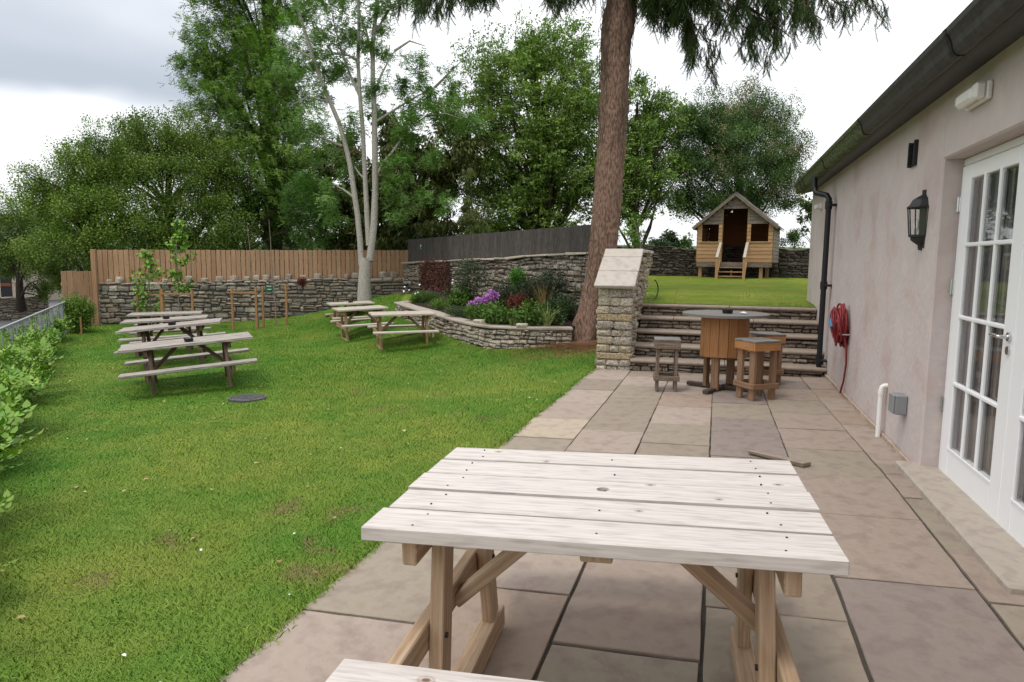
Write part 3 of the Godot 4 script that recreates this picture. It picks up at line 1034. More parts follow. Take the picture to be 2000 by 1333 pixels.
func stool(where: Vector3, turn: float, label: String, high: float, side: float, fresh: bool) -> void:
	var t := thing("bar_stool", label, "bar stool", where, turn, "wooden stools round the bar table")
	var m: Material = M.bar_leg if fresh else M.stool_worn
	for k in 3:
		part("seat_board", block(Vector3(side + 0.05, 0.025, (side + 0.05) / 3.0 - 0.004), 0.004), M.bar_top, t, Transform3D(Basis(), Vector3(0, high - 0.0125, (k - 1) * (side + 0.05) / 3.0)))
	for sx in [-1.0, 1.0]:
		for sz in [-1.0, 1.0]:
			part("leg", block(Vector3(0.035, high - 0.026, 0.085), 0.004), m, t, Transform3D(Basis(), Vector3(sx * (side * 0.5 - 0.02), (high - 0.026) * 0.5, sz * (side * 0.5 - 0.045))))
	for sg in [-1.0, 1.0]:
		for y in [high - 0.07, 0.16]:
			var up: bool = y > 0.3
			part("apron" if up else "stretcher", block(Vector3(side + 0.045, 0.085 if up else 0.06, 0.022), 0.003), M.bar_panel if fresh and up else m, t, Transform3D(Basis(), Vector3(0, y, sg * (side * 0.5 + 0.012))))
			part("apron" if up else "stretcher", block(Vector3(0.022, 0.085 if up else 0.06, side - 0.002), 0.003), M.bar_panel if fresh and up else m, t, Transform3D(Basis(), Vector3(sg * (side * 0.5 + 0.012), y, 0)))


# ---------------------------------------------------------------- patio
# a squared piece between two opposite corners, given in the world and hung under a parent that stands at origin
func bar_of(parent: Node3D, origin: Vector3, called: String, a: Vector3, b: Vector3, m: Material, bevel := 0.005) -> MeshInstance3D:
	var o := part(called, block((b - a).abs(), bevel), m, parent)
	o.position = (a + b) * 0.5 - origin
	return o

func holder_under(t: Node3D, called: String) -> Node3D:
	var h := Node3D.new()
	h.name = called
	t.add_child(h, true)
	h.position = -t.position
	return h
func build_patio() -> void:
	var patio := Node3D.new()
	patio.name = "patio"
	add_child(patio)
	tag(patio, "", "", "", "structure")
	# bed of dark jointing under the flags
	var st := start()
	for k in 28:
		var z0 := 4.0 - k * 0.5
		var z1 := z0 - 0.5
		var y := func(x, z): return patio_y(x, z) - 0.012
		var a := edge_x(z0) + 0.03
		var b := edge_x(z1) + 0.03
		quad(st, Vector3(a, y.call(a, z0), z0), Vector3(1.42, y.call(1.42, z0), z0), Vector3(1.42, y.call(1.42, z1), z1), Vector3(b, y.call(b, z1), z1), Vector3.UP)
	part("joint_bed", st.commit(), M.mortar, patio)
	# strips of flags, each with the joints read off the photograph (z, nearest last)
	var lines := [func(z): return edge_x(z), func(z): return -1.145 + clampf((-z - 3.0) / 6.5, 0, 1) * 0.04, func(z): return -0.582 + clampf((-z - 3.0) / 6.5, 0, 1) * 0.04, func(_z): return 0.005, func(z): return 0.59 - clampf((-z - 5.0) / 4.5, 0, 1) * 0.025, func(z): return 1.185 - clampf((-z - 5.3) / 4.0, 0, 1) * 0.08, func(_z): return 1.415]
	var joints := [
		[-9.66, -8.85, -8.1, -7.32, -6.52, -5.77, -4.97, -4.15, -3.36, -2.575, -1.75, -0.9, 0.0, 1.0, 2.2],
		[-9.67, -9.2, -8.47, -7.72, -6.9, -6.14, -5.39, -4.6, -3.85, -2.97, -2.1, -1.2, -0.3, 0.7, 2.2],
		[-9.67, -8.85, -8.1, -7.36, -6.53, -5.79, -5.0, -4.25, -3.55, -2.563, -1.6, -0.6, 0.5, 2.2],
		[-9.68, -9.1, -8.35, -7.65, -6.9, -6.2, -5.49, -4.75, -3.9, -3.01, -2.0, -1.0, 0.2, 2.2],
		[-9.69, -9.3, -8.65, -7.97, -7.25, -6.57, -5.87, -5.14, -4.33, -3.44, -2.35, -1.3, 0.0, 2.2],
		[-9.69, -8.75, -8.2, -7.55, -6.85, -6.17, -5.53, -5.25, -4.74, -3.9, -3.32, -2.5, -1.6, -0.5, 0.8, 2.2]]
	for s in 6:
		for k in joints[s].size() - 1:
			var z0: float = joints[s][k]
			var z1: float = joints[s][k + 1]
			var zm := (z0 + z1) * 0.5
			var g := lerpf(0.0095, 0.004, clampf((-zm - 2.0) / 5.0, 0, 1))    # half a joint
			var gz := maxf(g, 0.0075)                # cross joints stay a little wider
			var xa := func(z): return lines[s].call(z) + (g if s > 0 else 0.0)
			var xb := func(z): return lines[s + 1].call(z) - g
			var skew := rf(-0.006, 0.006)
			var jag := 0.0028
			var poly := []
			var n := 6
			for q in n:
				var t := q / float(n)
				poly.append(Vector2(lerpf(xa.call(z1), xb.call(z1), t), z1 - gz + skew * t + rf(-jag, jag)))
			for q in n:
				var t := q / float(n)
				var z := lerpf(z1 - gz + skew, z0 + gz, t)
				poly.append(Vector2(xb.call(z) + rf(-jag, jag), z))
			for q in n:
				var t := q / float(n)
				poly.append(Vector2(lerpf(xb.call(z0), xa.call(z0), t), z0 + gz + rf(-jag, jag)))
			for q in n:
				var t := q / float(n)
				var z := lerpf(z0 + gz, z1 - gz, t)
				poly.append(Vector2(xa.call(z) + rf(-jag, jag), z))
			var lift := rf(-0.003, 0.004)
			var tx := rf(-0.003, 0.003)
			var top := func(x, z): return patio_y(x, z) + lift + tx * (x - xa.call(zm))
			var m: Material = M.flag[rng.randi() % 6]
			if s == 0 and k == 4: m = M.flag_pale
			if s == 3 or s == 4: m = M.flag[[2, 3, 0, 6][rng.randi() % 4]]
			part("flagstone", slab_mesh(poly, top, 0.035, 0.004), m, patio)

# ---------------------------------------------------------------- steps and pillar
func build_steps() -> void:
	var t := thing("garden_steps", "five broad stone steps with rounded treads up to the raised lawn", "steps", Vector3(0.1, 0, -9.68))
	var x0 := -1.1
	var x1 := 1.415
	for k in 5:
		var y := 0.148 + 0.176 * k
		var z := -9.64 - 0.31 * k
		# treads: flags with a rounded nose, cut at uneven places
		var cuts := [x0 - 0.02]
		var c: float = x0 + [1.25, 0.42, 1.1, 0.5, 1.3][k]
		while c < x1 - 0.25:
			cuts.append(c)
			c += rf(0.75, 1.25)
		cuts.append(x1)
		for q in cuts.size() - 1:
			var a: float = cuts[q] + 0.004
			var b: float = cuts[q + 1] - 0.004
			var deep := 0.36 if k < 4 else 0.52
			var st := start()
			var prof := [Vector2(-deep, 0.0)]
			for i in 7:
				var an := PI * 0.5 - PI * i / 6.0
				prof.append(Vector2(-0.025 + cos(an) * 0.03, -0.026 + sin(an) * 0.026))
			prof.append(Vector2(-deep, -0.052))
			var mid := Vector3((a + b) * 0.5, y - 0.026, z - deep * 0.5)
			for i in prof.size():
				var j := (i + 1) % prof.size()
				var p0 := Vector3(a, y + prof[i].y, z + prof[i].x)
				var p1 := Vector3(a, y + prof[j].y, z + prof[j].x)
				quad(st, p0, p1, p1 + Vector3(b - a, 0, 0), p0 + Vector3(b - a, 0, 0), (p0 + p1) * 0.5 - Vector3(a, mid.y, mid.z))
				tri(st, Vector3(a, mid.y, mid.z), p0, p1, Vector3.LEFT)
				tri(st, Vector3(b, mid.y, mid.z), p0 + Vector3(b - a, 0, 0), p1 + Vector3(b - a, 0, 0), Vector3.RIGHT)
			part("tread", st.commit(), M.tread, t, Transform3D(Basis(), -t.position))
		# riser of small stones
		var foot := y - 0.052 - 0.124
		if k == 0: foot = -0.03
		var holder := Node3D.new()
		holder.name = "riser"
		t.add_child(holder, true)
		holder.position = -t.position
		lay_stones(holder, [Vector3(x0, foot, z - 0.045), Vector3(x1, foot, z - 0.045)], func(_s): return y - 0.05, -1.0, M.riser_stone, Vector2(0.045, 0.085), Vector2(0.12, 0.34), 0.16, 60, true, null, 0.0)

func build_pillar() -> void:
	var t := thing("stone_pillar_wall", "stone end pillar and flank wall of the steps under sloping pale flags", "wall", Vector3(-1.36, 0, -9.67))
	var back := Transform3D(Basis(), -t.position)
	var xl := -1.60
	var xr := -1.115
	var top_z := func(z: float) -> float: return minf(1.10 + (-9.66 - z) * 0.54, 1.62)
	# front: regular courses with two thin buff bands
	var front := holder_under(t, "front")
	var rows := [[-0.06, 0.08, 3], [0.085, 0.085, 3], [0.172, 0.075, 1], [0.25, 0.10, 3], [0.352, 0.10, 2], [0.455, 0.085, 3], [0.542, 0.11, 2], [0.655, 0.078, 1], [0.735, 0.10, 3], [0.838, 0.10, 3], [0.94, 0.135, 3], [1.077, 0.05, 3]]
	var y := -0.06
	for r in rows:
		var hh: float = r[1] * 1.135
		var x := xl
		var n: int = r[2]
		for k in n:
			var w: float = (xr - x) / (n - k) * (rf(0.75, 1.25) if k < n - 1 else 1.0)
			var m: Material = M.pale_stone[5] if n == 1 else M.pale_stone[rng.randi() % 5]
			var dz := rf(-0.008, 0.012)
			if n == 1:
				part("stone", block(Vector3(w - 0.004, hh - 0.004, 0.2), 0.008, 0.003), m, front, Transform3D(Basis(), Vector3(x + w * 0.5, y + hh * 0.5, -9.77 + dz)))
			else:
				part("stone", stone_shapes[rng.randi() % 14], m, front, Transform3D(Basis().scaled(Vector3(w * 1.02, hh * 1.05, 0.2)), Vector3(x + w * 0.5, y + hh * 0.5, -9.77 + dz)))
			x += w
		y += hh + 0.002
	part("core", block(Vector3(xr - xl - 0.05, 1.12, 0.5), 0.01), M.pale_core, front, Transform3D(Basis(), Vector3((xl + xr) * 0.5, 0.54, -9.97)))
	# flank on the steps' side and on the lawn's side
	var fl := holder_under(t, "flank")
	lay_stones(fl, [Vector3(xr, -0.03, -9.69), Vector3(xr, -0.03, -12.5)], func(s): return top_z.call(-9.69 - s), -1.0, M.pale_stone, Vector2(0.05, 0.10), Vector2(0.07, 0.2), 0.2, 220, true, func(p): return p.y < 0.148 + 0.176 * floorf((-9.64 - p.z) / 0.31) - 0.12 and p.z < -9.8)
	var lf := holder_under(t, "lawn_side")
	lay_stones(lf, [Vector3(xl, -0.03, -12.5), Vector3(xl, -0.03, -9.69)], func(s): return top_z.call(-12.5 + s), -1.0, M.stone, Vector2(0.08, 0.14), Vector2(0.14, 0.34), 0.2, 120)
	# sloping flags
	var d := Vector3(0, 0.54, -1.0).normalized()
	var p := Vector3((xl + xr) * 0.5, 1.145, -9.59)
	for l in [0.43, 0.42, 0.27]:
		part("coping_flag", block(Vector3(l - 0.008, 0.05, 0.57), 0.008, 0.004), M.pale_flag, t, Transform3D(Basis(), -t.position) * Transform3D(frame(d), p + d * l * 0.5))
		p += d * l
	for k in 3:
		part("coping_flag", block(Vector3(0.55, 0.05, 0.58), 0.008, 0.005), M.pale_flag, t, Transform3D(Basis(), -t.position) * Transform3D(Basis(Vector3.UP, PI / 2), Vector3((xl + xr) * 0.5, 1.66, -10.88 - k * 0.56)))

# ---------------------------------------------------------------- the pub
func build_pub() -> void:
	var t := thing("pub_building", "single-storey pub building in pinkish lime render with black gutter", "building", Vector3(1.42, 0, -4))
	var back := Transform3D(Basis(), -t.position)
	var wx := 1.42
	var z_end := -12.2
	var dz0 := -5.36
	var dz1 := -3.18
	var door_top := 2.2
	# walls with thickness, round the door opening
	bar_of(t, t.position, "wall", Vector3(wx, -0.1, z_end), Vector3(wx + 0.35, 2.68, dz0), M.render, 0.012)
	bar_of(t, t.position, "wall", Vector3(wx, -0.1, dz1), Vector3(wx + 0.35, 2.68, 5.0), M.render, 0.012)
	bar_of(t, t.position, "wall", Vector3(wx + 0.001, door_top, dz0 - 0.01), Vector3(wx + 0.349, 2.678, dz1 + 0.01), M.render, 0.012)
	bar_of(t, t.position, "gable_wall", Vector3(wx + 0.36, -0.1, z_end + 0.002), Vector3(8.0, 2.66, z_end + 0.35), M.render)
	bar_of(t, t.position, "back_wall", Vector3(7.65, -0.1, z_end + 0.36), Vector3(7.99, 2.66, 5.0), M.render)
	bar_of(t, t.position, "near_wall", Vector3(wx + 0.36, -0.1, 4.7), Vector3(7.64, 2.66, 4.99), M.render)
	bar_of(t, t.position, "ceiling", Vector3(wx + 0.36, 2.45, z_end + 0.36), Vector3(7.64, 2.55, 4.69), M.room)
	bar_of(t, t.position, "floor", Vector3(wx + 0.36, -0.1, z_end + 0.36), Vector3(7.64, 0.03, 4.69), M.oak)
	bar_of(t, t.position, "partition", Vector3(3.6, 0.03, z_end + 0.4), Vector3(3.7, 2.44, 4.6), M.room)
	bar_of(t, t.position, "plinth", Vector3(wx - 0.022, -0.1, z_end), Vector3(wx - 0.001, 0.075, dz0 - 0.03), M.plinth, 0.008)
	# roof: two slated slopes above the eaves
	var roof := start()
	for s in [[wx - 0.20, 4.7, 1.0], [8.2, 4.7, -1.0]]:
		var e := Vector3(s[0], 2.74, 0)
		var r := Vector3(s[1], 4.6, 0)
		var o := Vector3(0, 0.05, 0)
		quad(roof, e + Vector3(0, 0, z_end - 0.1), r + Vector3(0, 0, z_end - 0.1), r + Vector3(0, 0, 5.1), e + Vector3(0, 0, 5.1), Vector3(-s[2], 1, 0))
		quad(roof, e - o + Vector3(0, 0, z_end - 0.1), r - o + Vector3(0, 0, z_end - 0.1), r - o + Vector3(0, 0, 5.1), e - o + Vector3(0, 0, 5.1), Vector3(s[2], -1, 0))
	part("roof", roof.commit(), M.slate, t, back)
	# soffit and gutter run along the eaves
	var prof := [Vector2(wx + 0.002, 2.645), Vector2(1.245, 2.60), Vector2(1.225, 2.615), Vector2(1.225, 2.74), Vector2(wx + 0.002, 2.76)]
	part("soffit", extrude(prof, z_end + 0.05, 5.0), M.soffit, t, back)
	var gz := z_end + 0.02
	var first := true
	for l in [0.75, 0.35, 2.0, 2.3, 2.4, 2.4, 2.4, 2.4]:
		var ogee := [Vector2(1.222, 2.615), Vector2(1.195, 2.610), Vector2(1.172, 2.620), Vector2(1.158, 2.648), Vector2(1.15, 2.685), Vector2(1.137, 2.712), Vector2(1.122, 2.728), Vector2(1.118, 2.758), Vector2(1.126, 2.758), Vector2(1.131, 2.735), Vector2(1.147, 2.716), Vector2(1.162, 2.68), Vector2(1.178, 2.634), Vector2(1.21, 2.626), Vector2(1.216, 2.75), Vector2(1.222, 2.75)]
		part("gutter_length", extrude(ogee, gz + 0.004, minf(gz + l, 4.99)), M.gutter_green if gz < -8.0 else M.gutter, t, back)
		var joint := []
		for p in ogee.slice(0, 9):
			joint.append(p + Vector2(-0.006, -0.005))
		for k in range(7, -1, -1):
			joint.append(ogee[k] + Vector2(0.001, 0.001))
		if gz + l < 4.9:
			part("gutter_joint", extrude(joint, gz + l - 0.022, gz + l + 0.022), M.black, t, back)
		gz += l
	# doorstep
	bar_of(t, t.position, "doorstep", Vector3(1.295, -0.02, -5.47), Vector3(1.575, 0.092, -3.42), M.doorstep, 0.012)
	# door frame
	var fx := 1.535
	bar_of(t, t.position, "door_frame", Vector3(fx + 0.01, door_top - 0.05, dz0 + 0.001), Vector3(fx + 0.1, door_top - 0.002, dz1 - 0.001), M.white)
	bar_of(t, t.position, "door_frame", Vector3(fx + 0.012, 0.077, dz0 + 0.001), Vector3(fx + 0.1, door_top - 0.052, dz0 + 0.03), M.white)
	bar_of(t, t.position, "door_frame", Vector3(fx + 0.012, 0.077, dz1 - 0.03), Vector3(fx + 0.1, door_top - 0.052, dz1 - 0.001), M.white)
	var mid := (dz0 + dz1) * 0.5
	for leaf in 2:
		var a := dz0 + 0.02 if leaf == 0 else mid + 0.003
		var b := mid - 0.003 if leaf == 0 else dz1 - 0.02
		var door := Node3D.new()
		door.name = "glazed_door"
		t.add_child(door, true)
		door.transform = back
		var st_w := 0.155
		var g0 := a + (0.17 if leaf == 0 else 0.155)
		var g1 := b - (0.155 if leaf == 0 else 0.17)
		bar_of(door, Vector3.ZERO, "stile", Vector3(fx, 0.08, a), Vector3(fx + 0.05, door_top - 0.055, g0), M.white)
		bar_of(door, Vector3.ZERO, "stile", Vector3(fx, 0.08, g1), Vector3(fx + 0.05, door_top - 0.055, b), M.white)
		bar_of(door, Vector3.ZERO, "bottom_rail", Vector3(fx + 0.001, 0.081, g0), Vector3(fx + 0.049, 0.275, g1), M.white)
		bar_of(door, Vector3.ZERO, "top_rail", Vector3(fx + 0.001, 2.05, g0), Vector3(fx + 0.049, door_top - 0.056, g1), M.white)
		var ys := [0.275, 0.715, 1.16, 1.63, 2.05]
		for k in 3:
			bar_of(door, Vector3.ZERO, "glazing_bar", Vector3(fx - 0.004, ys[k + 1] - 0.013, g0 - 0.01), Vector3(fx + 0.03, ys[k + 1] + 0.013, g1 + 0.01), M.white, 0.006)
		for k in 2:
			var z := lerpf(g0, g1, (k + 1) / 3.0)
			bar_of(door, Vector3.ZERO, "glazing_bar", Vector3(fx - 0.002, 0.27, z - 0.013), Vector3(fx + 0.028, 2.06, z + 0.013), M.white, 0.006)
		bar_of(door, Vector3.ZERO, "bead", Vector3(fx - 0.005, 0.268, g0 - 0.012), Vector3(fx + 0.001, 0.284, g1 + 0.012), M.white, 0.003)
		for c in 3:
			for r in 4:
				var z0 := lerpf(g0, g1, c / 3.0)
				var z1 := lerpf(g0, g1, (c + 1) / 3.0)
				for d in [0.012, 0.034]:
					var pane := start()
					quad(pane, Vector3(fx + d, ys[r], z0), Vector3(fx + d, ys[r + 1], z0), Vector3(fx + d, ys[r + 1], z1), Vector3(fx + d, ys[r], z1), Vector3.LEFT)
					part("pane", pane.commit(), M.glass, door)
				# grey spacer round the sealed unit
				for e in [[z0 + 0.013, z0 + 0.02], [z1 - 0.02, z1 - 0.013]]:
					bar_of(door, Vector3.ZERO, "spacer", Vector3(fx + 0.0135, ys[r] + 0.012, e[0]), Vector3(fx + 0.0325, ys[r + 1] - 0.012, e[1]), M.grey_plastic, 0.001)
		if leaf == 0:
			for y in [0.55, 1.35, 1.9]:
				bar_of(door, Vector3.ZERO, "hinge", Vector3(fx - 0.008, y - 0.05, a - 0.02), Vector3(fx + 0.004, y + 0.05, a + 0.02), M.steel, 0.003)
				part("hinge", rod(Vector3(fx - 0.012, y - 0.05, a - 0.002), Vector3(fx - 0.012, y + 0.05, a - 0.002), 0.007), M.steel, door)
			var hz := b - 0.06
			part("handle", tube([Vector3(fx, 1.115, hz), Vector3(fx - 0.05, 1.115, hz), Vector3(fx - 0.055, 1.115, hz - 0.012), Vector3(fx - 0.055, 1.118, hz - 0.07), Vector3(fx - 0.05, 1.114, hz - 0.13)], [0.011, 0.011, 0.011, 0.009, 0.008], 10), M.steel, door)
			part("handle_rose", tube([Vector3(fx - 0.001, 1.115, hz), Vector3(fx - 0.012, 1.115, hz)], [0.027, 0.025], 18), M.steel, door)
			part("lock_rose", tube([Vector3(fx - 0.001, 1.04, hz), Vector3(fx - 0.01, 1.04, hz)], [0.026, 0.024], 18), M.steel, door)
	# vertical blinds just inside and a bar beyond them
	for k in [0, 1, 2, 19, 20, 21]:
		var z: float = dz0 + 0.06 + k * 0.097
		part("blind_slat", block(Vector3(0.085, 2.05, 0.003), 0.001), M.blind, t, back * Transform3D(Basis(Vector3.UP, 0.35 + rf(-0.06, 0.06)), Vector3(1.83, 1.12, z)))
	# louvred vent
	var vent := Node3D.new()
	vent.name = "wall_vent"
	t.add_child(vent)
	vent.position = Vector3(0, 2.345, -2.1)
	part("vent_frame", block(Vector3(0.03, 0.19, 0.012), 0.003), M.iron, vent, Transform3D(Basis(), Vector3(-0.015, 0, 0.082)))
	part("vent_frame", block(Vector3(0.03, 0.19, 0.012), 0.003), M.iron, vent, Transform3D(Basis(), Vector3(-0.015, 0, -0.082)))
	for k in 9:
		part("louvre", block(Vector3(0.028, 0.004, 0.155), 0.001), M.iron, vent, Transform3D(Basis(Vector3.BACK, 0.6), Vector3(-0.016, -0.08 + k * 0.02, 0)))
	part("vent_back", block(Vector3(0.004, 0.185, 0.155), 0.001), M.black, vent, Transform3D(Basis(), Vector3(-0.003, 0, 0)))

func extrude(prof: Array, z0: float, z1: float) -> ArrayMesh:   # outline in x, y carried along z
	var st := start()
	var poly := PackedVector2Array()
	for p in prof: poly.append(p)
	var idx := Geometry2D.triangulate_polygon(poly)
	var area := 0.0
	for i in prof.size():
		var j := (i + 1) % prof.size()
		area += prof[i].x * prof[j].y - prof[j].x * prof[i].y
	for i in prof.size():
		var j := (i + 1) % prof.size()
		var d: Vector2 = prof[j] - prof[i]
		var n := Vector3(d.y, -d.x, 0) * signf(area)
		quad(st, Vector3(prof[i].x, prof[i].y, z0), Vector3(prof[j].x, prof[j].y, z0), Vector3(prof[j].x, prof[j].y, z1), Vector3(prof[i].x, prof[i].y, z1), n)
	for k in range(0, idx.size(), 3):
		var a := poly[idx[k]]
		var b := poly[idx[k + 1]]
		var c := poly[idx[k + 2]]
		tri(st, Vector3(a.x, a.y, z0), Vector3(b.x, b.y, z0), Vector3(c.x, c.y, z0), Vector3.FORWARD)
		tri(st, Vector3(a.x, a.y, z1), Vector3(b.x, b.y, z1), Vector3(c.x, c.y, z1), Vector3.BACK)
	return st.commit()

func build_wall_fittings() -> void:
	var wx := 1.42
	# rainwater pipe
	var t := thing("rainwater_pipe", "black cast rainwater pipe with a swan neck beside the steps", "downpipe", Vector3(1.33, 0, -9.75))
	var z := 0.0
	part("swan_neck", tube([Vector3(-0.155, 2.64, -0.25), Vector3(-0.155, 2.5, -0.22), Vector3(-0.14, 2.42, -0.2), Vector3(-0.02, 2.37, -0.05), Vector3(0, 2.32, 0), Vector3(0, 2.2, 0)], [0.036, 0.036, 0.036, 0.036, 0.036, 0.036], 12), M.black, t)
	part("pipe", rod(Vector3(0, 0.03, 0), Vector3(0, 2.26, 0), 0.034, 14), M.black, t)
	for y in [2.24, 1.22, 0.24]:
		part("collar", rod(Vector3(0, y - 0.05, 0), Vector3(0, y + 0.05, 0), 0.043, 14), M.black, t)
		part("bracket", block(Vector3(0.09, 0.03, 0.11), 0.006), M.black, t, Transform3D(Basis(), Vector3(0.045, y, 0.02)))
	# lantern
	t = thing("wall_lantern", "black half lantern with clear panes on the wall beside the doors", "wall lamp", Vector3(wx, 1.80, -5.72))
	var half := func(prof, sides := 6): return lathe(prof, sides, PI * 0.5, PI * 1.5)
	part("roof", half.call([[0.115, 0.105], [0.118, 0.11], [0.10, 0.125], [0.08, 0.165], [0.035, 0.195], [0.022, 0.2], [0.022, 0.235], [0.0, 0.238]]), M.iron, t)
	part("base", half.call([[0.0, -0.20], [0.022, -0.195], [0.022, -0.165], [0.05, -0.145], [0.075, -0.125], [0.078, -0.105], [0.092, -0.10], [0.092, -0.085], [0.0, -0.085]]), M.iron, t)
	part("back_plate", block(Vector3(0.008, 0.36, 0.15), 0.002), M.iron, t, Transform3D(Basis(), Vector3(-0.004, 0.0, 0)))
	for k in 5:
		var a := PI * 0.5 + PI * k / 4.0
		var r0 := Vector3(cos(a) * 0.088, -0.09, sin(a) * 0.088)
		var r1 := Vector3(cos(a) * 0.108, 0.107, sin(a) * 0.108)
		part("glazing_bar", rod(r0, r1, 0.005, 6), M.iron, t)
		if k < 4:
			var a2 := PI * 0.5 + PI * (k + 1) / 4.0
			var s0 := Vector3(cos(a2) * 0.088, -0.09, sin(a2) * 0.088)
			var s1 := Vector3(cos(a2) * 0.108, 0.107, sin(a2) * 0.108)
			var st := start()
			quad(st, r0, r1, s1, s0, (r0 + s1))
			part("pane", st.commit(), M.glass, t)
	part("bulb", lathe([[0.0, 0.03], [0.012, 0.02], [0.018, -0.01], [0.016, -0.04], [0.008, -0.06], [0.008, -0.085]], 12), M.bulb, t, Transform3D(Basis(), Vector3(-0.045, 0, 0)))
	# bulkhead lights
	t = thing("bulkhead_light", "long white emergency bulkhead light high on the wall above the doors", "wall lamp", Vector3(wx, 2.47, -4.72), 0.0, "white bulkhead lights under the eaves")
	part("backing", block(Vector3(0.03, 0.10, 0.36), 0.008), M.white_plastic, t, Transform3D(Basis(), Vector3(-0.015, 0, 0)))
	part("diffuser", block(Vector3(0.06, 0.085, 0.27), 0.02), M.white_plastic, t, Transform3D(Basis(), Vector3(-0.06, 0, -0.035)))
	part("end_cap", block(Vector3(0.055, 0.09, 0.07), 0.012), M.white_plastic, t, Transform3D(Basis(), Vector3(-0.058, 0.0, 0.14)))
	t = thing("bulkhead_light", "small white floodlight on the wall beyond the rainwater pipe", "wall lamp", Vector3(wx, 2.33, -11.1), 0.0, "white bulkhead lights under the eaves")
	part("backing", block(Vector3(0.03, 0.08, 0.16), 0.006), M.white_plastic, t, Transform3D(Basis(), Vector3(-0.015, 0, 0)))
	part("diffuser", block(Vector3(0.07, 0.06, 0.13), 0.015), M.white_plastic, t, Transform3D(Basis(Vector3.BACK, 0.3), Vector3(-0.065, -0.01, 0)))
	# hose on a hook
	t = thing("garden_hose", "coiled red garden hose hung on a wall hook with its end dangling", "hose", Vector3(wx, 0.86, -8.42))
	for k in 34:
		var pts := []
		var rad := []
		var rx := rf(0.07, 0.2)
		var ry := rf(0.10, 0.225)
		var off := Vector3(-0.03 - (k % 17) * 0.007, rf(-0.06, 0.0), rf(-0.04, 0.04))
		for q in 25:
			var a := TAU * q / 24.0
			pts.append(off + Vector3(sin(a * 2.0 + k) * 0.012 - 0.02 * cos(a), cos(a) * ry - 0.02 + 0.03 * sin(a + k), sin(a) * rx))
			rad.append(0.0105)
		part("coil", tube(pts, rad, 7), M.hose, t)
	part("loose_end", tube([Vector3(-0.06, -0.15, 0.17), Vector3(-0.03, -0.28, 0.19), Vector3(-0.02, -0.45, 0.175), Vector3(-0.025, -0.65, 0.12), Vector3(-0.04, -0.80, 0.05)], [0.0105, 0.0105, 0.0105, 0.0105, 0.0105], 8), M.hose, t)
	part("nozzle", tube([Vector3(-0.15, 0.05, -0.12), Vector3(-0.16, -0.02, -0.1), Vector3(-0.15, -0.07, -0.06)], [0.012, 0.022, 0.014], 10), M.blue, t)
	part("hook", tube([Vector3(-0.002, -0.13, 0.19), Vector3(-0.1, -0.13, 0.19), Vector3(-0.12, -0.10, 0.19)], [0.01, 0.01, 0.01], 8), M.steel, t)
	# waste pipe, switch box
	t = thing("waste_pipe", "white plastic waste pipe rising from the paving and turning into the wall", "pipe", Vector3(1.375, 0.04, -6.42))
	part("pipe", tube([Vector3(0, -0.04, 0), Vector3(0, 0.40, 0), Vector3(0.006, 0.425, 0), Vector3(0.022, 0.437, 0), Vector3(0.046, 0.44, 0)], [0.021, 0.021, 0.021, 0.021, 0.021], 12), M.white_plastic, t)
	part("elbow_collar", rod(Vector3(0, 0.36, 0), Vector3(0, 0.40, 0), 0.024, 12), M.white_plastic, t)
	t = thing("switch_box", "grey plastic junction box low on the rendered wall", "box", Vector3(wx, 0.44, -5.83))
	part("box", block(Vector3(0.085, 0.15, 0.15), 0.008), M.grey_plastic, t, Transform3D(Basis(), Vector3(-0.0425, 0, 0)))
	part("lid", block(Vector3(0.014, 0.142, 0.142), 0.004), M.grey_plastic, t, Transform3D(Basis(), Vector3(-0.093, 0, 0)))


# ---------------------------------------------------------------- boundary walls and fences
var wall_a := Vector3(-15.37, 0, -14.12)     # far left end of the lawn wall
var wall_c := Vector3(-8.5, 0, -18.0)        # corner
var wall_r := Vector3(-2.2, 0, -13.3)        # right end, behind the spruce

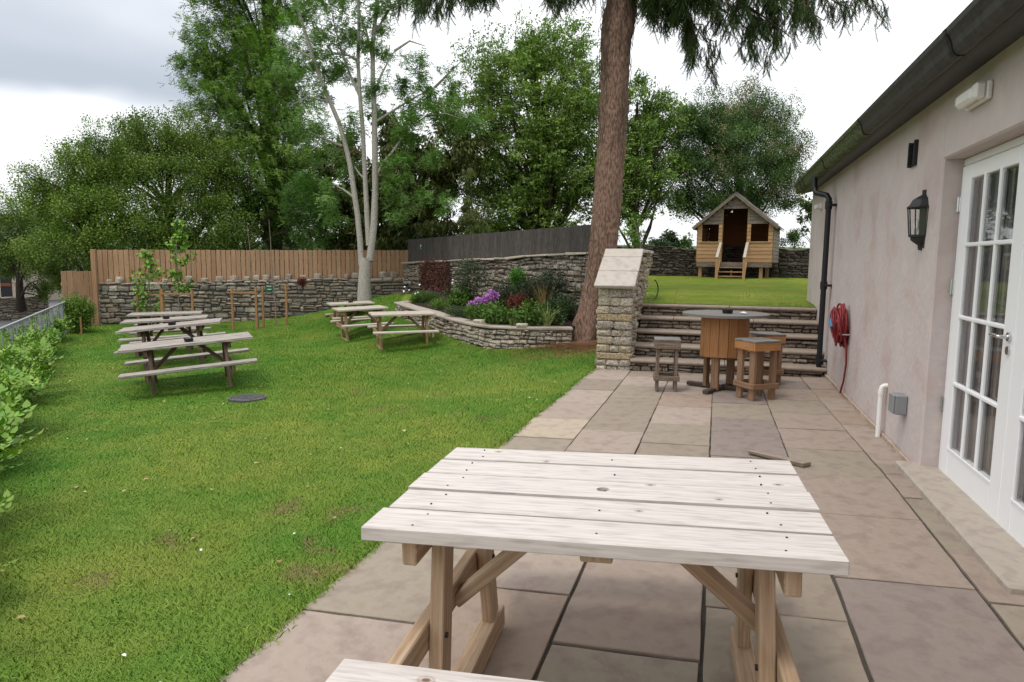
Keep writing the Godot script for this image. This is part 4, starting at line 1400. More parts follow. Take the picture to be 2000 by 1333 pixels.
func build_lawn_wall() -> void:
	var t := thing("lawn_wall", "low dry stone wall at the back of the lawn under the brown fence", "wall", wall_a)
	var d := wall_c - wall_a
	var pts := []
	for k in 13:
		var p := wall_a + d * (k / 12.0)
		p.y = lawn_y(p.x, p.z) - 0.03 - t.position.y
		pts.append(p)
	var holder := Node3D.new()
	holder.name = "courses"
	t.add_child(holder)
	holder.position = -t.position
	var len := d.length()
	var top := func(s): return 0.80 + 0.2 * s / len
	lay_stones(holder, pts, top, -1.0, M.stone, Vector2(0.075, 0.17), Vector2(0.13, 0.40), 0.3, 300)
	# upright cope stones here and there along the top
	var s := 0.25
	while s < len:
		var p := wall_a + d * (s / len)
		var h := rf(0.10, 0.2)
		part("cope_stone", stone_shapes[rng.randi() % 14], M.pale_stone[rng.randi() % 5] if rng.randf() < 0.6 else M.stone[3], t, Transform3D(Basis(Vector3.UP, rf(0, 3)) * Basis(Vector3.RIGHT, rf(-0.2, 0.2)) * Basis().scaled(Vector3(rf(0.1, 0.2), h, rf(0.08, 0.16))), Vector3(p.x, top.call(s) + h * 0.35, p.z) + Vector3(-0.05, 0, -0.12) - t.position))
		s += rf(0.22, 0.42)
	# brown close-boarded fence on and behind it
	var f := thing("board_fence", "brown vertical board fence standing on the low stone wall", "fence", wall_a)
	var dir := d.normalized()
	var nrm := Vector3.UP.cross(dir)
	if nrm.z > 0.0: nrm = -nrm
	var off := nrm * 0.28
	var x := -0.1
	while x < len + 0.15:
		var w := rf(0.108, 0.116)
		var p := wall_a + dir * x + off
		var ht := 1.665 + 0.095 * x / len + rf(-0.006, 0.006)
		var lo := 0.62 + 0.2 * x / len
		part("fence_board", block(Vector3(w, ht - lo, 0.02), 0.003), M.fence[rng.randi() % 3], f, Transform3D(frame(dir), Vector3(p.x, (ht + lo) * 0.5, p.z) - nrm * rf(0, 0.004) - f.position))
		x += 0.126
	for y in [0.85, 1.45]:
		var a := wall_a + off + nrm * 0.045
		var b := wall_c + off + nrm * 0.045
		a.y = y
		b.y = y + 0.1
		board("fence_rail", a - f.position, b - f.position, 0.05, 0.08, M.fence[2], f)
	for k in 5:
		var p := wall_a.lerp(wall_c, k / 4.0) + off + nrm * 0.12
		part("fence_post", block(Vector3(0.1, 1.9, 0.1), 0.006), M.fence[2], f, Transform3D(frame(dir), Vector3(p.x, 0.68, p.z) - f.position))
	# lower return panel at the hedge end
	var g := thing("low_fence", "short lower brown board panel at the hedge end of the fence", "fence", wall_a)
	var gd := (at(135, 600, 17.4) - wall_a)
	gd.y = 0
	gd = gd.normalized()
	for k in 6:
		var p := wall_a + gd * (0.0 + 0.128 * k) + gd * 0.10
		var lo := -0.45
		part("fence_board", block(Vector3(0.116, 1.12 - lo, 0.02), 0.003), M.fence[rng.randi() % 3], g, Transform3D(frame(gd), Vector3(p.x, (1.12 + lo) * 0.5 + rf(-0.005, 0.005), p.z) - g.position))
	part("fence_post", block(Vector3(0.11, 2.15, 0.11), 0.006), M.fence[0], g, Transform3D(frame(dir), Vector3(wall_a.x, 0.6, wall_a.z) - gd * 0.0 + Vector3(0.02, 0, 0.06) - g.position))
	board("fence_rail", wall_a + gd * 0.06 + Vector3(0, 0.8, -0.05) - g.position, wall_a + gd * 0.85 + Vector3(0, 0.8, -0.05) - g.position, 0.05, 0.08, M.fence[2], g)

func build_bed_wall() -> void:
	# tall wall behind the bed with the dark fence on it
	var t := thing("bed_back_wall", "tall rough limestone wall behind the flower bed under the grey fence", "wall", wall_c)
	var holder := Node3D.new()
	holder.name = "courses"
	t.add_child(holder)
	holder.position = -t.position
	var d := wall_r - wall_c
	var len := d.length()
	var top := func(s): return 1.38 + 0.23 * s / len + (0.035 if s > 5.2 else 0.0)
	lay_stones(holder, [Vector3(wall_c.x, 0.2, wall_c.z), Vector3(wall_r.x, 0.2, wall_r.z)], top, -1.0, M.stone + [M.pale_stone[2], M.pale_stone[4]], Vector2(0.06, 0.13), Vector2(0.08, 0.2), 0.25, 300, true, null, 0.09)
	var s := 0.0
	while s < len - 0.2:
		var l := minf(rf(0.4, 0.8), len - s)
		var a := wall_c + d * (s / len)
		var b := wall_c + d * ((s + l) / len)
		a.y = top.call(s) + 0.015
		b.y = top.call(s + l - 0.01) + 0.015
		var back := Vector3(0, 0, -0.12)
		part("cap_stone", block(Vector3(l - 0.01, 0.05, 0.34), 0.012, 0.01), M.pale_stone[rng.randi() % 3], t, Transform3D(frame(b - a), (a + b) * 0.5 + back - t.position))
		s += l
	var f := thing("grey_fence", "dark grey weathered close-boarded fence on the tall stone wall", "fence", wall_c)
	var dir := d.normalized()
	var x := 0.0
	while x < len + 0.4:
		var p := wall_c + dir * x + Vector3(0, 0, -0.3)
		var lo := 1.2 + 0.2 * x / len
		var hi := 2.06 + 0.17 * x / len + rf(-0.004, 0.004)
		part("fence_board", block(Vector3(0.106, hi - lo, 0.018), 0.002), M.dark_fence[rng.randi() % 2], f, Transform3D(frame(dir), Vector3(p.x, (hi + lo) * 0.5, p.z + rf(-0.003, 0.003)) - f.position))
		x += 0.104
	board("fence_rail", wall_c + Vector3(0, 1.7, -0.36) - f.position, wall_r + Vector3(0, 1.85, -0.36) - f.position, 0.05, 0.08, M.dark_fence[0], f)
	# little plaque on the fence
	var sp := wall_c + dir * 0.72 + Vector3(0, 0, -0.275)
	var g := thing("fence_plaque", "small teal plaque fixed to the dark grey fence", "sign", Vector3(sp.x, 1.86, sp.z))
	g.basis = frame(dir)
	part("plate", block(Vector3(0.10, 0.15, 0.008), 0.002), M.sign_teal, g)
	part("emblem", lathe([[0.0, 0.0], [0.028, 0.0], [0.028, 0.003], [0.0, 0.003]], 14), M.print_white, g, Transform3D(Basis(Vector3.RIGHT, PI / 2), Vector3(0, 0.02, 0.0045)))
	part("print", block(Vector3(0.05, 0.012, 0.002), 0.0005), M.print_white, g, Transform3D(Basis(), Vector3(0, -0.045, 0.005)))

var bed_line := []
func bed_front() -> Array:
	if bed_line.is_empty():
		for a in [[772, 590, 16.4], [790, 596.5, 15.8], [815, 603.5, 15.2], [840, 610, 14.7], [880, 622, 13.8], [920, 631, 13.05], [960, 636.5, 12.5], [1010, 638.5, 12.2], [1060, 639, 12.1], [1118, 640, 12.1]]:
			bed_line.append(at(a[0], a[1], a[2]))
	return bed_line

func build_bed() -> void:
	var line := bed_front()
	var t := thing("bed_wall", "curved low retaining wall of pale stone round the flower bed", "wall", line[6])
	var holder := Node3D.new()
	holder.name = "courses"
	t.add_child(holder)
	holder.position = -t.position
	var pts := []
	# the left end turns back to the tall wall
	var turn := [line[0] + Vector3(0.45, 0.02, -0.95), line[0] + Vector3(0.12, 0.01, -0.4)]
	for p in turn + line:
		pts.append(Vector3(p.x, lawn_y(p.x, p.z) - 0.06, p.z))
	var all := turn + line
	var runs := [0.0]
	for i in all.size() - 1:
		runs.append(runs[i] + Vector2(all[i].x, all[i].z).distance_to(Vector2(all[i + 1].x, all[i + 1].z)))
	var top := func(s):
		var i := 0
		while i < all.size() - 2 and s > runs[i + 1]: i += 1
		return lerpf(all[i].y, all[i + 1].y, (s - runs[i]) / (runs[i + 1] - runs[i])) - 0.055
	lay_stones(holder, pts, top, -1.0, M.pale_stone.slice(0, 5) + [M.stone[3], M.stone[1]], Vector2(0.055, 0.11), Vector2(0.08, 0.22), 0.2, 290)
	# coping: flags following the curve
	for i in all.size() - 1:
		var n := maxi(1, int(round(all[i].distance_to(all[i + 1]) / 0.5)))
		for k in n:
			var a: Vector3 = all[i].lerp(all[i + 1], float(k) / n)
			var b: Vector3 = all[i].lerp(all[i + 1], float(k + 1) / n)
			var side := (b - a).cross(Vector3.UP).normalized()
			part("coping_flag", block(Vector3(a.distance_to(b) + 0.025, 0.055, 0.30), 0.014, 0.004), M.coping, t, Transform3D(frame(b - a), (a + b) * 0.5 - side * 0.12 - Vector3(0, 0.028, 0) - t.position))
	# soil, rising to the wall
	var st := start()
	var n := all.size()
	for i in n - 1:
		for k in 4:
			var f := func(j, u):
				var p: Vector3 = all[j]
				var s: float = float(j) / (n - 1)
				var w := wall_c.lerp(wall_r, clampf(s * 1.05, 0, 1))
				var side: Vector3 = (all[mini(j + 1, n - 1)] - all[maxi(j - 1, 0)]).cross(Vector3.UP).normalized()
				var q: Vector3 = p - side * 0.2 - Vector3(0, 0.05, 0)
				var r: Vector3 = q.lerp(Vector3(w.x, p.y + 0.22, w.z), u)
				return r
			quad(st, f.call(i, k / 4.0), f.call(i + 1, k / 4.0), f.call(i + 1, (k + 1) / 4.0), f.call(i, (k + 1) / 4.0), Vector3.UP)
	var soil := part("flower_bed_soil", st.commit(), M.soil, self)
	tag(soil, "", "", "", "structure")

func build_far_left() -> void:
	# galvanised railing between hedge and road
	var a := at(-60, 668, 9.6)
	var b := at(136, 586, 16.6)
	var t := thing("railing", "galvanised bar railing between the hedge and the road", "railing", a)
	var d := b - a
	var len := Vector2(d.x, d.z).length()
	var n := int(len / 1.05)
	board("top_rail", Vector3.ZERO, d, 0.045, 0.03, M.galv, t)
	board("bottom_rail", Vector3(0, -0.82, 0), d + Vector3(0, -0.82, 0), 0.035, 0.02, M.galv, t)
	for k in n + 1:
		var p := d * (float(k) / n)
		part("post", block(Vector3(0.05, 1.15, 0.05), 0.004), M.galv, t, Transform3D(frame(Vector3(d.x, 0, d.z)), p + Vector3(0, -0.56, 0)))
		if k < n:
			for q in 5:
				var pp := d * ((k + (q + 1) / 6.0) / n)
				part("bar", rod(pp + Vector3(0, -0.81, 0), pp + Vector3(0, -0.01, 0), 0.008, 6), M.galv, t)
	# road
	var st := start()
	quad(st, Vector3(-34, -0.76, 8), Vector3(-13, -0.76, 8), Vector3(-16, -0.76, -16.5), Vector3(-40, -0.72, -16.5), Vector3.UP)
	quad(st, Vector3(-40, -0.72, -16.5), Vector3(-16, -0.76, -16.5), Vector3(-22, -0.7, -34), Vector3(-46, -0.66, -34), Vector3.UP)
	var road := part("road", st.commit(), M.road, self)
	tag(road, "", "", "", "structure")
	# stone wall across the road
	var wa := at(-120, 625, 22.5)
	var wb := at(98, 612, 25.0)
	wa.y = -0.74
	wb.y = -0.72
	t = thing("roadside_wall", "pale dry stone wall across the road below the barn", "wall", wa)
	var holder := Node3D.new()
	holder.name = "courses"
	t.add_child(holder)
	holder.position = -t.position
	lay_stones(holder, [wa, wb], func(_s): return 0.06 + 0.02 * sin(_s * 5.0), -1.0, M.pale_stone.slice(0, 5), Vector2(0.05, 0.1), Vector2(0.14, 0.4), 0.35, 260)
	# barn behind the trees
	var o := at(-78, 580, 32)
	t = thing("stone_barn", "stone barn with dark door openings behind the trees across the road", "building", Vector3(o.x, -0.7, o.z))
	t.basis = frame(Vector3(cam_basis.x.x, 0, cam_basis.x.z) + Vector3(0.1, 0, -0.1))
	part("wall", block(Vector3(9.0, 3.0, 0.4), 0.02), M.pale_stone[0], t, Transform3D(Basis(), Vector3(-1.6, 1.5, 0)))
	part("wall", block(Vector3(0.4, 3.0, 5.0), 0.02), M.pale_stone[0], t, Transform3D(Basis(), Vector3(2.7, 1.5, -2.72)))
	for w in [[0.75, 0.95, 0.75, 1.5], [2.2, 0.95, 0.5, 1.5], [0.82, 2.45, 0.28, 0.6], [-2.0, 0.95, 1.0, 1.8]]:
		part("opening", block(Vector3(w[2], w[3], 0.06), 0.005), M.black, t, Transform3D(Basis(), Vector3(w[0], w[1], 0.19)))
		part("lintel", block(Vector3(w[2] + 0.3, 0.2, 0.1), 0.01), M.coping, t, Transform3D(Basis(), Vector3(w[0], w[1] + w[3] * 0.5 + 0.11, 0.19)))
		part("door_board", block(Vector3(w[2] * 0.9, 0.14, 0.03), 0.005), M.ply, t, Transform3D(Basis(), Vector3(w[0], w[1] - 0.1, 0.23)))
	var roof := start()
	quad(roof, Vector3(-6.3, 2.95, 0.4), Vector3(3.1, 2.95, 0.4), Vector3(3.1, 4.2, -2.6), Vector3(-6.3, 4.2, -2.6), Vector3(0, 1, 1))
	quad(roof, Vector3(-6.3, 2.95, -5.6), Vector3(3.1, 2.95, -5.6), Vector3(3.1, 4.2, -2.6), Vector3(-6.3, 4.2, -2.6), Vector3(0, 1, -1))
	part("roof", roof.commit(), M.slate, t)

# ---------------------------------------------------------------- raised lawn: ground, back wall, playhouse
func build_upper() -> void:
	var st := start()
	var n := 14
	for i in n:
		var z0 := -11.0 - i * 0.9
		var z1 := z0 - 0.9
		quad(st, Vector3(-1.3, upper_y(0, z0), z0), Vector3(12, upper_y(0, z0), z0), Vector3(12, upper_y(0, z1), z1), Vector3(-1.3, upper_y(0, z1), z1), Vector3.UP)
	var side := [Vector2(-1.3, -12.45), Vector2(-2.2, -13.65), Vector2(-8.5, -18.4), Vector2(-8.5, -22.5), Vector2(-1.3, -22.5)]
	for i in range(1, 4):
		var f := func(q): return Vector3(q.x, upper_y(0, q.y) - 0.003, q.y)
		tri(st, f.call(side[0]), f.call(side[i]), f.call(side[i + 1]), Vector3.UP)
	var up := part("upper_lawn", st.commit(), M.turf, self)
	tag(up, "", "", "", "structure")
	var rows := PackedFloat32Array()
	var count := 0
	for k in 52000:
		var z := -11.0 - pow(rng.randf(), 1.3) * 10.6
		var x := rf(-1.08, 1.9 + (-z - 11.0) * 0.05) if z > -12.6 else rf(-2.6, 2.4)
		if x < -1.1 and behind(Vector2(x, z), Vector3(-8.5, 0, -18.4), Vector3(-2.2, 0, -13.65)) > 0.0: continue
		if z > -11.16: continue
		if x > 1.4 and z > -12.25: continue
		var far := clampf((-z - 11.0) / 8.0, 0, 1)
		var sc := rf(0.9, 1.4) + far * 0.5
		var v := clampf(0.5 + patch_noise.get_noise_2d(x * 1.4 + 40, z * 1.4) * 0.9, 0, 1)
		var c := Color(0.26, 0.37, 0.045).lerp(Color(0.40, 0.40, 0.085), v)
		var q := rf(0.85, 1.15)
		push_row(rows, Basis(Vector3.UP, rf(0, TAU)).scaled(Vector3(sc, sc * 0.8, sc)), Vector3(x, upper_y(x, z), z), Color(c.r * q, c.g * q, c.b * q))
		count += 1
	var g := copies("upper_lawn_grass", S.tuft, M.grass, self, rows, count)
	tag(g, "yellowish green mown grass of the raised lawn", "grass", "", "stuff")
	# wall at its back
	var wa := Vector3(-6.0, 0.95, -21.9)
	var wb := Vector3(6.0, 0.95, -22.3)
	var t := thing("upper_back_wall", "dark dry stone wall behind the wooden playhouse", "wall", wa)
	var holder := Node3D.new()
	holder.name = "courses"
	t.add_child(holder)
	holder.position = -t.position
	lay_stones(holder, [wa, wb], func(s): return 1.98 + 0.03 * sin(s * 2.1) + 0.02 * sin(s * 7.0), -1.0, M.dark_stone, Vector2(0.06, 0.12), Vector2(0.16, 0.42), 0.35, 300)
	# hoop of black pipe by the flank wall
	var hp := []
	var hr := []
	for k in 11:
		var a := -0.3 + k * 0.29
		hp.append(Vector3(-1.02 + sin(a) * 0.1, 0.87 + 0.17 - cos(a) * 0.17 * (1 if a < 1.5 else 1.15), -11.35 - sin(a) * 0.25))
		hr.append(0.009)
	var hose := part("pipe_hoop", tube(hp, hr, 6), M.black, self)
	tag(hose, "thin black pipe hooping out of the grass beside the steps' flank wall", "pipe")
	build_playhouse()

func build_playhouse() -> void:
	var o := at(1431, 549, 19.4)
	o.y = upper_y(0, -19.8)
	var t := thing("playhouse", "wooden playhouse on stilts with a gabled roof and steep steps", "playhouse", o, -0.16)
	var w := 2.02
	var deep := 1.8
	var f0 := 0.47          # floor
	var eave := 1.53
	var ridge := 2.34
	var hw := w * 0.5
	# floor frame and stilts
	board("floor_beam", Vector3(-hw, f0 - 0.06, 0.0), Vector3(hw, f0 - 0.06, 0.0), 0.06, 0.13, M.cedar[2], t)
	board("floor_beam", Vector3(-hw, f0 - 0.06, -deep), Vector3(hw, f0 - 0.06, -deep), 0.06, 0.13, M.cedar[2], t)
	part("floor", block(Vector3(w, 0.025, deep), 0.003), M.ply, t, Transform3D(Basis(), Vector3(0, f0, -deep * 0.5)))
	for x in [-hw + 0.09, hw - 0.28]:
		for z in [-0.08, -deep + 0.1]:
			part("stilt", block(Vector3(0.09, f0 - 0.1, 0.09), 0.005), M.cedar[1], t, Transform3D(Basis(), Vector3(x, (f0 - 0.1) * 0.5, z)))
	# boards: front with door and two window openings
	var dw := 0.34
	var bh := 0.105
	var y := f0 + 0.02
	var k := 0
	while y < ridge - 0.05:
		var top := y + bh
		var reach: float = hw if top < eave else hw * (ridge - top) / (ridge - eave)
		var spans := []
		if top < 1.06:                       # below the windows
			spans = [[-hw, -dw], [dw, hw]]
		elif top < eave + 0.02:              # beside the windows
			spans = [[-hw, -hw + 0.12], [-dw - 0.09, -dw], [dw, dw + 0.09], [hw - 0.12, hw]]
		elif top < 1.98:                     # over the windows, beside the door
			spans = [[-reach, -dw], [dw, reach]]
		else:
			spans = [[-reach, reach]]
		for s in spans:
			if s[1] - s[0] < 0.03: continue
			var m: Material = M.cedar[2] if top > eave + 0.02 else M.cedar[rng.randi() % 2]
			part("front_board", block(Vector3(s[1] - s[0], bh + 0.018, 0.022), 0.003), m, t, Transform3D(Basis(Vector3.RIGHT, -0.1), Vector3((s[0] + s[1]) * 0.5, y + bh * 0.5, 0.016)))
		if top < eave + 0.11:
			for sg in [-1.0, 1.0]:
				part("side_board", block(Vector3(0.022, bh + 0.018, deep + 0.02), 0.003), M.cedar[2] if sg > 0 else M.cedar[1], t, Transform3D(Basis(Vector3.BACK, -0.1 * -sg), Vector3(sg * (hw + 0.012), y + bh * 0.5, -deep * 0.5)))
		part("back_board", block(Vector3(maxf(0.05, reach * 2.0), bh + 0.018, 0.022), 0.003), M.ply, t, Transform3D(Basis(), Vector3(0, y + bh * 0.5, -deep)))
		y += bh
		k += 1
	for x in [-dw, dw]:
		part("door_post", block(Vector3(0.03, 1.5, 0.06), 0.003), M.cedar[1], t, Transform3D(Basis(), Vector3(x, f0 + 0.76, -0.025)))
	part("sill", block(Vector3(hw - dw - 0.1, 0.03, 0.07), 0.004), M.cedar[0], t, Transform3D(Basis(), Vector3(-(hw + dw) * 0.5, 1.035, 0.02)))
	part("sill", block(Vector3(hw - dw - 0.1, 0.03, 0.07), 0.004), M.cedar[0], t, Transform3D(Basis(), Vector3((hw + dw) * 0.5, 1.035, 0.02)))
	# roof slopes with barge boards
	for sg in [-1.0, 1.0]:
		var e := Vector3(sg * (hw + 0.13), eave - 0.09, 0)
		var r := Vector3(0, ridge + 0.035, 0)
		for q in 6:
			var a := e.lerp(r, q / 6.0)
			var b := e.lerp(r, (q + 1.12) / 6.0)
			part("roof_board", block(Vector3(a.distance_to(b), 0.02, deep + 0.24), 0.003), M.slate, t, Transform3D(frame(b - a), (a + b) * 0.5 + Vector3(0, 0.012 * (q % 2), -deep * 0.5)))
		board("barge_board", e + Vector3(0, -0.03, 0.13), r + Vector3(0, -0.03, 0.13), 0.022, 0.085, M.cedar[2], t)
		part("roof_lining", block(Vector3(e.distance_to(r), 0.012, deep - 0.06), 0.002), M.ply, t, Transform3D(frame(r - e), (e + r) * 0.5 + Vector3(0, -0.05, -deep * 0.5 - 0.02)))
	part("back_lining", block(Vector3(w - 0.06, eave - f0 + 0.1, 0.012), 0.002), M.ply, t, Transform3D(Basis(), Vector3(0, (eave + f0) * 0.5 + 0.05, -deep + 0.04)))
	# steps with hand rails
	for sg in [-1.0, 1.0]:
		var x: float = sg * (dw + 0.02)
		part("newel", block(Vector3(0.07, 0.62, 0.07), 0.005), M.cedar[0], t, Transform3D(Basis(), Vector3(x, 0.31, 0.55)))
		board("hand_rail", Vector3(x, 0.60, 0.60), Vector3(x, 1.02, 0.06), 0.075, 0.035, M.white_plastic if false else M.mid_top, t)
		board("string", Vector3(x, 0.03, 0.5), Vector3(x, f0, 0.06), 0.03, 0.1, M.cedar[1], t)
	for q in 3:
		part("step", block(Vector3(dw * 2.0, 0.028, 0.12), 0.004), M.cedar[1], t, Transform3D(Basis(), Vector3(0, 0.09 + q * 0.12, 0.44 - q * 0.14)))
	part("step", block(Vector3(0.025, 0.26, 0.03), 0.003), M.cedar[1], t, Transform3D(Basis(), Vector3(0, 0.13, 0.33)))


# ---------------------------------------------------------------- lawn
func behind(p: Vector2, a: Vector3, b: Vector3) -> float:   # > 0 on the far side of the line a -> b
	return (b.x - a.x) * (p.y - a.z) - (b.z - a.z) * (p.x - a.x)

var bed_poly := PackedVector2Array()
func on_lawn(x: float, z: float) -> bool:
	var p := Vector2(x, z)
	if z > -9.66 and x > edge_x(z) - 0.008: return false
	if z <= -9.66 and x > -1.63: return false
	if behind(p, wall_a, wall_c) < 0.0 or behind(p, wall_c, wall_r) < 0.0: return false
	return not Geometry2D.is_point_in_polygon(p, bed_poly)

func build_lawn() -> void:
	var line := bed_front()
	bed_poly.append(Vector2(wall_c.x, wall_c.z))
	for p in line: bed_poly.append(Vector2(p.x, p.z))
	bed_poly.append(Vector2(wall_r.x, wall_r.z))
	var st := start()
	st.set_smooth_group(0)
	var step := 0.35
	var z := 4.2
	while z > -18.4:
		var z1 := z - step
		var x := -19.0
		while true:
			var e := func(zz): return edge_x(zz) + 0.004 if zz > -9.66 else -1.5
			var x1 := x + step
			var last: bool = x1 >= e.call(z) - 0.1
			var a := Vector3(x, 0, z)
			var b := Vector3(e.call(z) if last else x1, 0, z)
			var c := Vector3(e.call(z1) if last else x1, 0, z1)
			var d := Vector3(x, 0, z1)
			var m := Vector2((a.x + b.x) * 0.5, (z + z1) * 0.5)
			if behind(m, wall_a, wall_c) > -0.8 and behind(m, wall_c, wall_r) > -0.8:
				for q in [a, d, c, a, c, b]:
					var y := lawn_y(q.x, q.z) - 0.006
					var nx := (lawn_y(q.x - 0.2, q.z) - lawn_y(q.x + 0.2, q.z)) / 0.4
					var nz := (lawn_y(q.x, q.z - 0.2) - lawn_y(q.x, q.z + 0.2)) / 0.4
					st.set_normal(Vector3(nx, 1, nz).normalized())
					st.add_vertex(Vector3(q.x, y, q.z))
			if last: break
			x = x1
		z = z1
	var o := part("lawn", st.commit(), M.turf, self)
	tag(o, "", "", "", "structure")
	# blades
	var rows := PackedFloat32Array()
	var count := 0
	var fwd := -cam_basis.z
	var dry := [on_level(905, 812, -0.15), on_level(965, 828, -0.12), on_level(790, 805, -0.2), on_level(745, 800, -0.2), on_level(1030, 850, -0.1), on_level(180, 1160, -0.2), on_level(560, 1000, -0.14), on_level(660, 1010, -0.1), on_level(640, 1085, -0.1), on_level(860, 770, -0.15), on_level(700, 760, -0.2), on_level(330, 1080, -0.2), on_level(610, 1130, -0.09)]
	var cell := 0.4
	for cz in 46:
		for cx in 38:
			var x0 := -1.6 - (cx + 1) * cell
			var z0 := 0.4 - (cz + 1) * cell
			var rel0 := Vector3(x0 + cell * 0.5, -0.2, z0 + cell * 0.5) - EYE
			var dep := rel0.dot(fwd)
			if dep < 0.7: continue
			if absf(rel0.dot(cam_basis.x) / dep * FOCAL) > 1060 + 400.0 / dep or -rel0.dot(cam_basis.y) / dep * FOCAL > 690 + 400.0 / dep: continue
			var want := int(clampf(9500.0 / dep, 750.0, 3000.0) * cell * cell)
			for k in want:
				var xx := x0 + rng.randf() * cell
				var zz := z0 + rng.randf() * cell
				if not on_lawn(xx, zz): continue
				var big := patch_noise.get_noise_2d(xx * 0.5, zz * 0.5)
				var mid := patch_noise.get_noise_2d(xx * 1.8 + 100.0, zz * 1.8)
				var small := patch_noise.get_noise_2d(xx * 7.0 + 50.0, zz * 7.0)
				# the middle of the lawn, along the patio, is thinner and yellower
				var thin := exp(-pow((xx + 3.4) / 2.0, 2.0)) * exp(-pow((zz + 5.6) / 3.6, 2.0))
				var v := clampf(0.28 + big * 0.45 + mid * 0.4 + small * 0.2 + thin * 0.42, 0.0, 1.0)
				var c := Color(0.115, 0.27, 0.028).lerp(Color(0.30, 0.345, 0.06), v)
				var sc := rf(0.85, 1.2) * (1.0 - 0.2 * thin) + clampf((dep - 4.0) * 0.05, 0.0, 0.6)
				for d in dry:
					var q: float = Vector2(xx - d.x, zz - d.z).length()
					if q < 0.11 + 0.24 * small:
						if rng.randf() < 0.45: c = Color(0.27, 0.19, 0.10)
						if rng.randf() < 0.3: sc *= 0.5
				if rng.randf() < 0.012: sc *= 1.7
				var w := rf(0.84, 1.16)
				var lush := 1.0 + 0.35 * clampf(-mid - 0.2, 0.0, 1.0)
				push_row(rows, Basis(Vector3.UP, rf(0, TAU)).scaled(Vector3(sc, sc * lush * rf(0.65, 1.0), sc)), Vector3(xx, lawn_y(xx, zz), zz), Color(c.r * w, c.g * w, c.b * w))
				count += 1
	print("lawn tufts ", count)
	var g := copies("lawn_grass", S.tuft, M.grass, self, rows, count)
	tag(g, "short mown green grass of the lawn with yellowish patches", "grass", "", "stuff")
	build_lawn_litter()
	# cover in the lawn
	var mh := on_level(483, 783, -0.29)
	mh.y = lawn_y(mh.x, mh.z)
	var t := thing("drain_cover", "round grey drain cover set in the lawn", "drain cover", mh + Vector3(0, 0.03, 0))
	part("plate", lathe([[0.0, 0.006], [0.19, 0.006], [0.195, 0.0], [0.195, -0.05]], 28), M.slate, t)
	part("rim", lathe([[0.2, -0.05], [0.2, 0.008], [0.228, 0.008], [0.232, -0.05]], 28), M.slate, t)
	for k in 6:
		part("rib", block(Vector3(0.30, 0.006, 0.014), 0.002), M.slate, t, Transform3D(Basis(), Vector3(0, 0.008, -0.11 + k * 0.044)))

func build_lawn_litter() -> void:
	var bits := PackedFloat32Array()
	var nb := 0
	for k in 520:
		var x := rf(-12.0, -1.8)
		var z := rf(-16.0, -1.2)
		if not on_lawn(x, z): continue
		var leaf := rng.randf() < 0.75
		push_row(bits, (Basis(Vector3.UP, rf(0, TAU)) * Basis(Vector3.RIGHT, rf(-0.4, 0.4))).scaled_local(Vector3.ONE * (rf(0.35, 0.7) if leaf else 0.3)), Vector3(x, lawn_y(x, z) + 0.028, z), tint(Color(0.22, 0.14, 0.06), Color(0.40, 0.34, 0.14), 0.2) if leaf else Color(0.75, 0.74, 0.68))
		nb += 1
	var fl := copies("fallen_leaves", S.leaf, M.litter, self, bits, nb)
	tag(fl, "scattered small dry leaves lying on the lawn", "leaves", "", "stuff")
	bits = PackedFloat32Array()
	nb = 0
	for k in 420:
		var z := rf(-9.5, -1.5)
		var wall := rng.randf() < 0.25
		var x: float = (1.385 if wall else [1.18, 0.59, 0.005, -0.58, -1.145][rng.randi() % 5]) + rf(-0.008, 0.008)
		if patch_noise.get_noise_2d(x * 3.0, z * 3.0) < (0.0 if wall else 0.22): continue
		push_row(bits, Basis(Vector3.UP, rf(0, TAU)).scaled(Vector3(0.16, rf(0.3, 0.8) if wall else 0.3, 0.16)), Vector3(x, patio_y(x, z) - 0.008, z), tint(Color(0.09, 0.13, 0.03), Color(0.17, 0.19, 0.06), 0.2))
		nb += 1
	var ws := copies("joint_moss", S.tuft, M.grass, self, bits, nb)
	tag(ws, "moss and tiny weeds growing in the patio joints", "moss", "", "stuff")

# ---------------------------------------------------------------- plants
func bush(called: String, label: String, category: String, where: Vector3, r: Vector3, kind: String, ca: Color, cb: Color, n: int, size: Vector2, group := "") -> Node3D:
	var t := thing(called, label, category, where, 0.0, group)
	var rows := PackedFloat32Array()
	for k in n:
		var d := rdir()
		d.y = absf(d.y) if rng.randf() < 0.8 else d.y
		var p := Vector3(d.x * r.x, r.y * 0.55 + d.y * r.y * 0.6, d.z * r.z) * pow(rng.randf(), 0.33)
		p.y = maxf(p.y, 0.01)
		var look := (d * 0.8 + rdir() * 0.7 + Vector3(0, 0.2, 0)).normalized()
		var sc := rf(size.x, size.y)
		push_row(rows, Basis.looking_at(-look, Vector3.UP if absf(look.y) < 0.95 else Vector3.RIGHT).scaled_local(Vector3.ONE * sc), p, tint(ca, cb, 0.18))
	copies("foliage", S[kind], M.leaf, t, rows, n)
	var st := start()
	for k in 5:
		var e := Vector3(rf(-0.5, 0.5) * r.x, r.y * rf(0.5, 0.9), rf(-0.5, 0.5) * r.z)
		add_tube(st, [Vector3(0, -0.05, 0), e * 0.5 + Vector3(rf(-0.02, 0.02), 0, 0), e], [0.008, 0.006, 0.003], 5, false)
	part("stems", st.commit(), M.twig, t)
	return t

